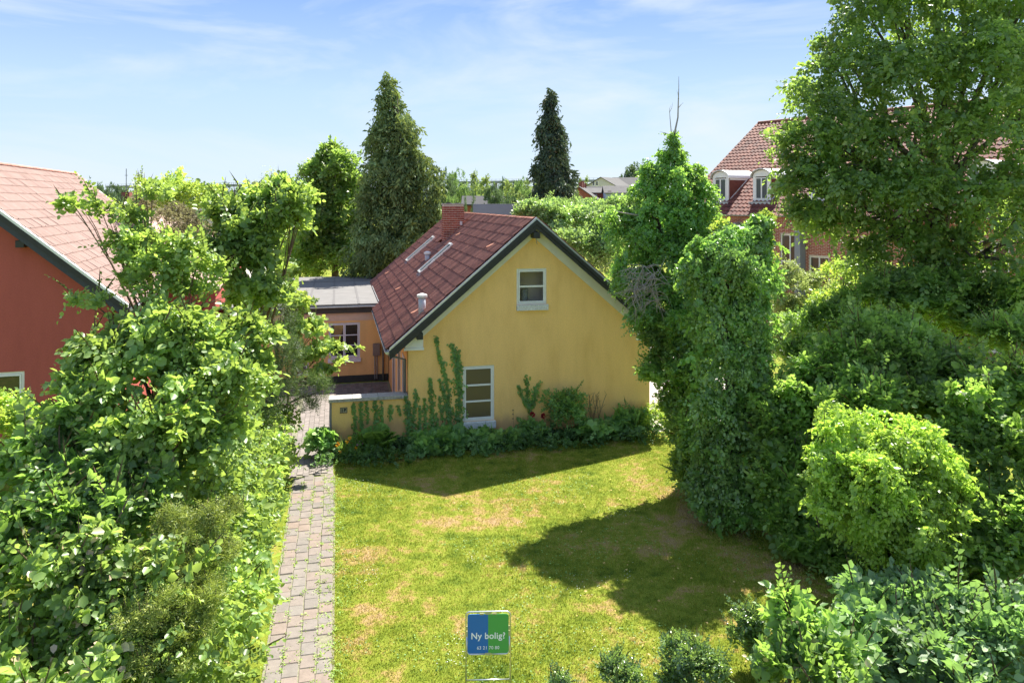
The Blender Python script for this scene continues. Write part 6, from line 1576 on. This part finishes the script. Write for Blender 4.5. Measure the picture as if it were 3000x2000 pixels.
# ================================================================== LAWN GRASS, WEEDS, LITTER
def in_lawn(x, y):
    xr = -4.18 - .2333 * (y - 17.5) + .02
    s = (x + 2.97) * .9738 + (y - 21.5) * .2272; l = (x + 2.97) * -.2272 + (y - 21.5) * .9738
    return (x > xr) & (l < -.75) & (x < 9)
def grass():
    rng = np.random.default_rng(9)
    n = 280000
    y = 9.5 + 12.5 * rng.random(n) ** 1.25; x = rng.uniform(-5.2, 9, n)
    k = in_lawn(x, y); x, y = x[k], y[k]; n = len(x)
    pt = noise3(np.stack([x, y, x * 0], 1), 2.0, .3)
    h = rng.uniform(.018, .048, n) * (1 + .35 * pt) * np.where((x > 3.5), 1.1, 1)
    a = rng.uniform(0, 2 * math.pi, n); w_ = rng.uniform(.005, .0095, n)
    lean = rng.normal(0, .5, (n, 2)) * h[:, None]
    V = np.zeros((n, 3, 3), np.float32)
    V[:, 0] = np.stack([x - np.cos(a) * w_, y - np.sin(a) * w_, x * 0], 1); V[:, 1] = np.stack([x + np.cos(a) * w_, y + np.sin(a) * w_, x * 0], 1)
    V[:, 2] = np.stack([x + lean[:, 0], y + lean[:, 1], h], 1)
    me = bpy.data.meshes.new('lawn_grass'); me.vertices.add(3 * n); me.vertices.foreach_set('co', V.ravel())
    me.loops.add(3 * n); me.loops.foreach_set('vertex_index', np.arange(3 * n, dtype=np.int32))
    me.polygons.add(n); me.polygons.foreach_set('loop_start', np.arange(0, 3 * n, 3, dtype=np.int32)); me.polygons.foreach_set('loop_total', np.full(n, 3, np.int32))
    me.materials.append(mat_blade()); me.update(calc_edges=True)
    tag(link('lawn_grass', me), 'short patchy lawn grass, partly straw dry, between path and hedges', 'grass', kind='stuff')
grass()
# weeds: clover clumps along the lawn edge and in the paver joints
rng = np.random.default_rng(12)
pts = []
for k in range(400):
    if k < 200:
        i = rng.integers(0, 4); y = rng.uniform(0, 11); x = .01 + i * .245 + .245 * rng.integers(0, 2) * 0 + rng.normal(0, .012)
        p = HW(-3.05, -13) + EX * x + EY * y
    else:
        y = rng.uniform(0, 12); p = HW(-2.08, -13) + EX * (rng.normal(0, .10)) + EY * y
    pts.append((p.x, p.y, .03))
pts = np.array(pts); per = 12
P0 = np.repeat(pts, per, 0) + rng.normal(0, .035, (len(pts) * per, 3)) * np.array([1, 1, .35]); P0[:, 2] = np.abs(P0[:, 2])
wo_ = leaves_obj('paver_weeds', P0, rng.normal(size=P0.shape) * np.array([1, 1, .3]), np.array([0, 0, 1.]) + rng.normal(0, .35, P0.shape), rng.uniform(.014, .036, len(P0)), T_OVAL, LF_FRESH)
tag(wo_, 'small weeds growing in the paver joints and along the lawn edge', 'weeds', kind='stuff')
n = 9000; x = rng.uniform(-4.8, 6, n); y = rng.uniform(9.5, 20, n); k = in_lawn(x, y) & (noise3(np.stack([x, y, x * 0], 1), 1.7, 2.2) > .1); x, y = x[k], y[k]
P1 = np.stack([x, y, rng.uniform(.01, .035, len(x))], 1)
wo_ = leaves_obj('clover', P1, rng.normal(size=P1.shape) * np.array([1, 1, .2]), np.array([0, 0, 1.]) + rng.normal(0, .25, P1.shape), rng.uniform(.02, .04, len(P1)), T_OVAL, LF_BED)
tag(wo_, 'clover leaves scattered in patches through the lawn', 'clover', kind='stuff')
n = 260; cl = rng.uniform((-4.2, 10.5), (3, 19.5), (16, 2)); c_ = cl[rng.integers(0, 16, n)] + rng.normal(0, .22, (n, 2)); k = in_lawn(c_[:, 0], c_[:, 1]); c_ = c_[k]
P2 = np.concatenate([c_, rng.uniform(.04, .05, (len(c_), 1))], 1)
wo_ = leaves_obj('daisies', P2, rng.normal(size=P2.shape) * np.array([1, 1, .05]), np.array([0, 0, 1.]) + rng.normal(0, .15, P2.shape), rng.uniform(.011, .019, len(P2)), T_OVAL, WHITE)
tag(wo_, 'tiny white daisies in loose groups on the lawn', 'daisies', kind='stuff')
n = 170; x = rng.uniform(1.0, 6.5, n); y = rng.uniform(11, 19, n); P3 = np.stack([x, y, np.full(n, .045)], 1)
wo_ = leaves_obj('fallen_leaves', P3, rng.normal(size=P3.shape) * np.array([1, 1, .1]), np.array([0, 0, 1.]) + rng.normal(0, .3, P3.shape), rng.uniform(.03, .06, n), T_OVAL, mat_leaf('fallen_leaf', [(.35, .20, .04), (.40, .30, .08), (.20, .08, .04)], (.3, .2, .05), .15, .6, .3))
tag(wo_, 'yellow and brown fallen leaves scattered on the shaded side of the lawn', 'leaves', kind='stuff')
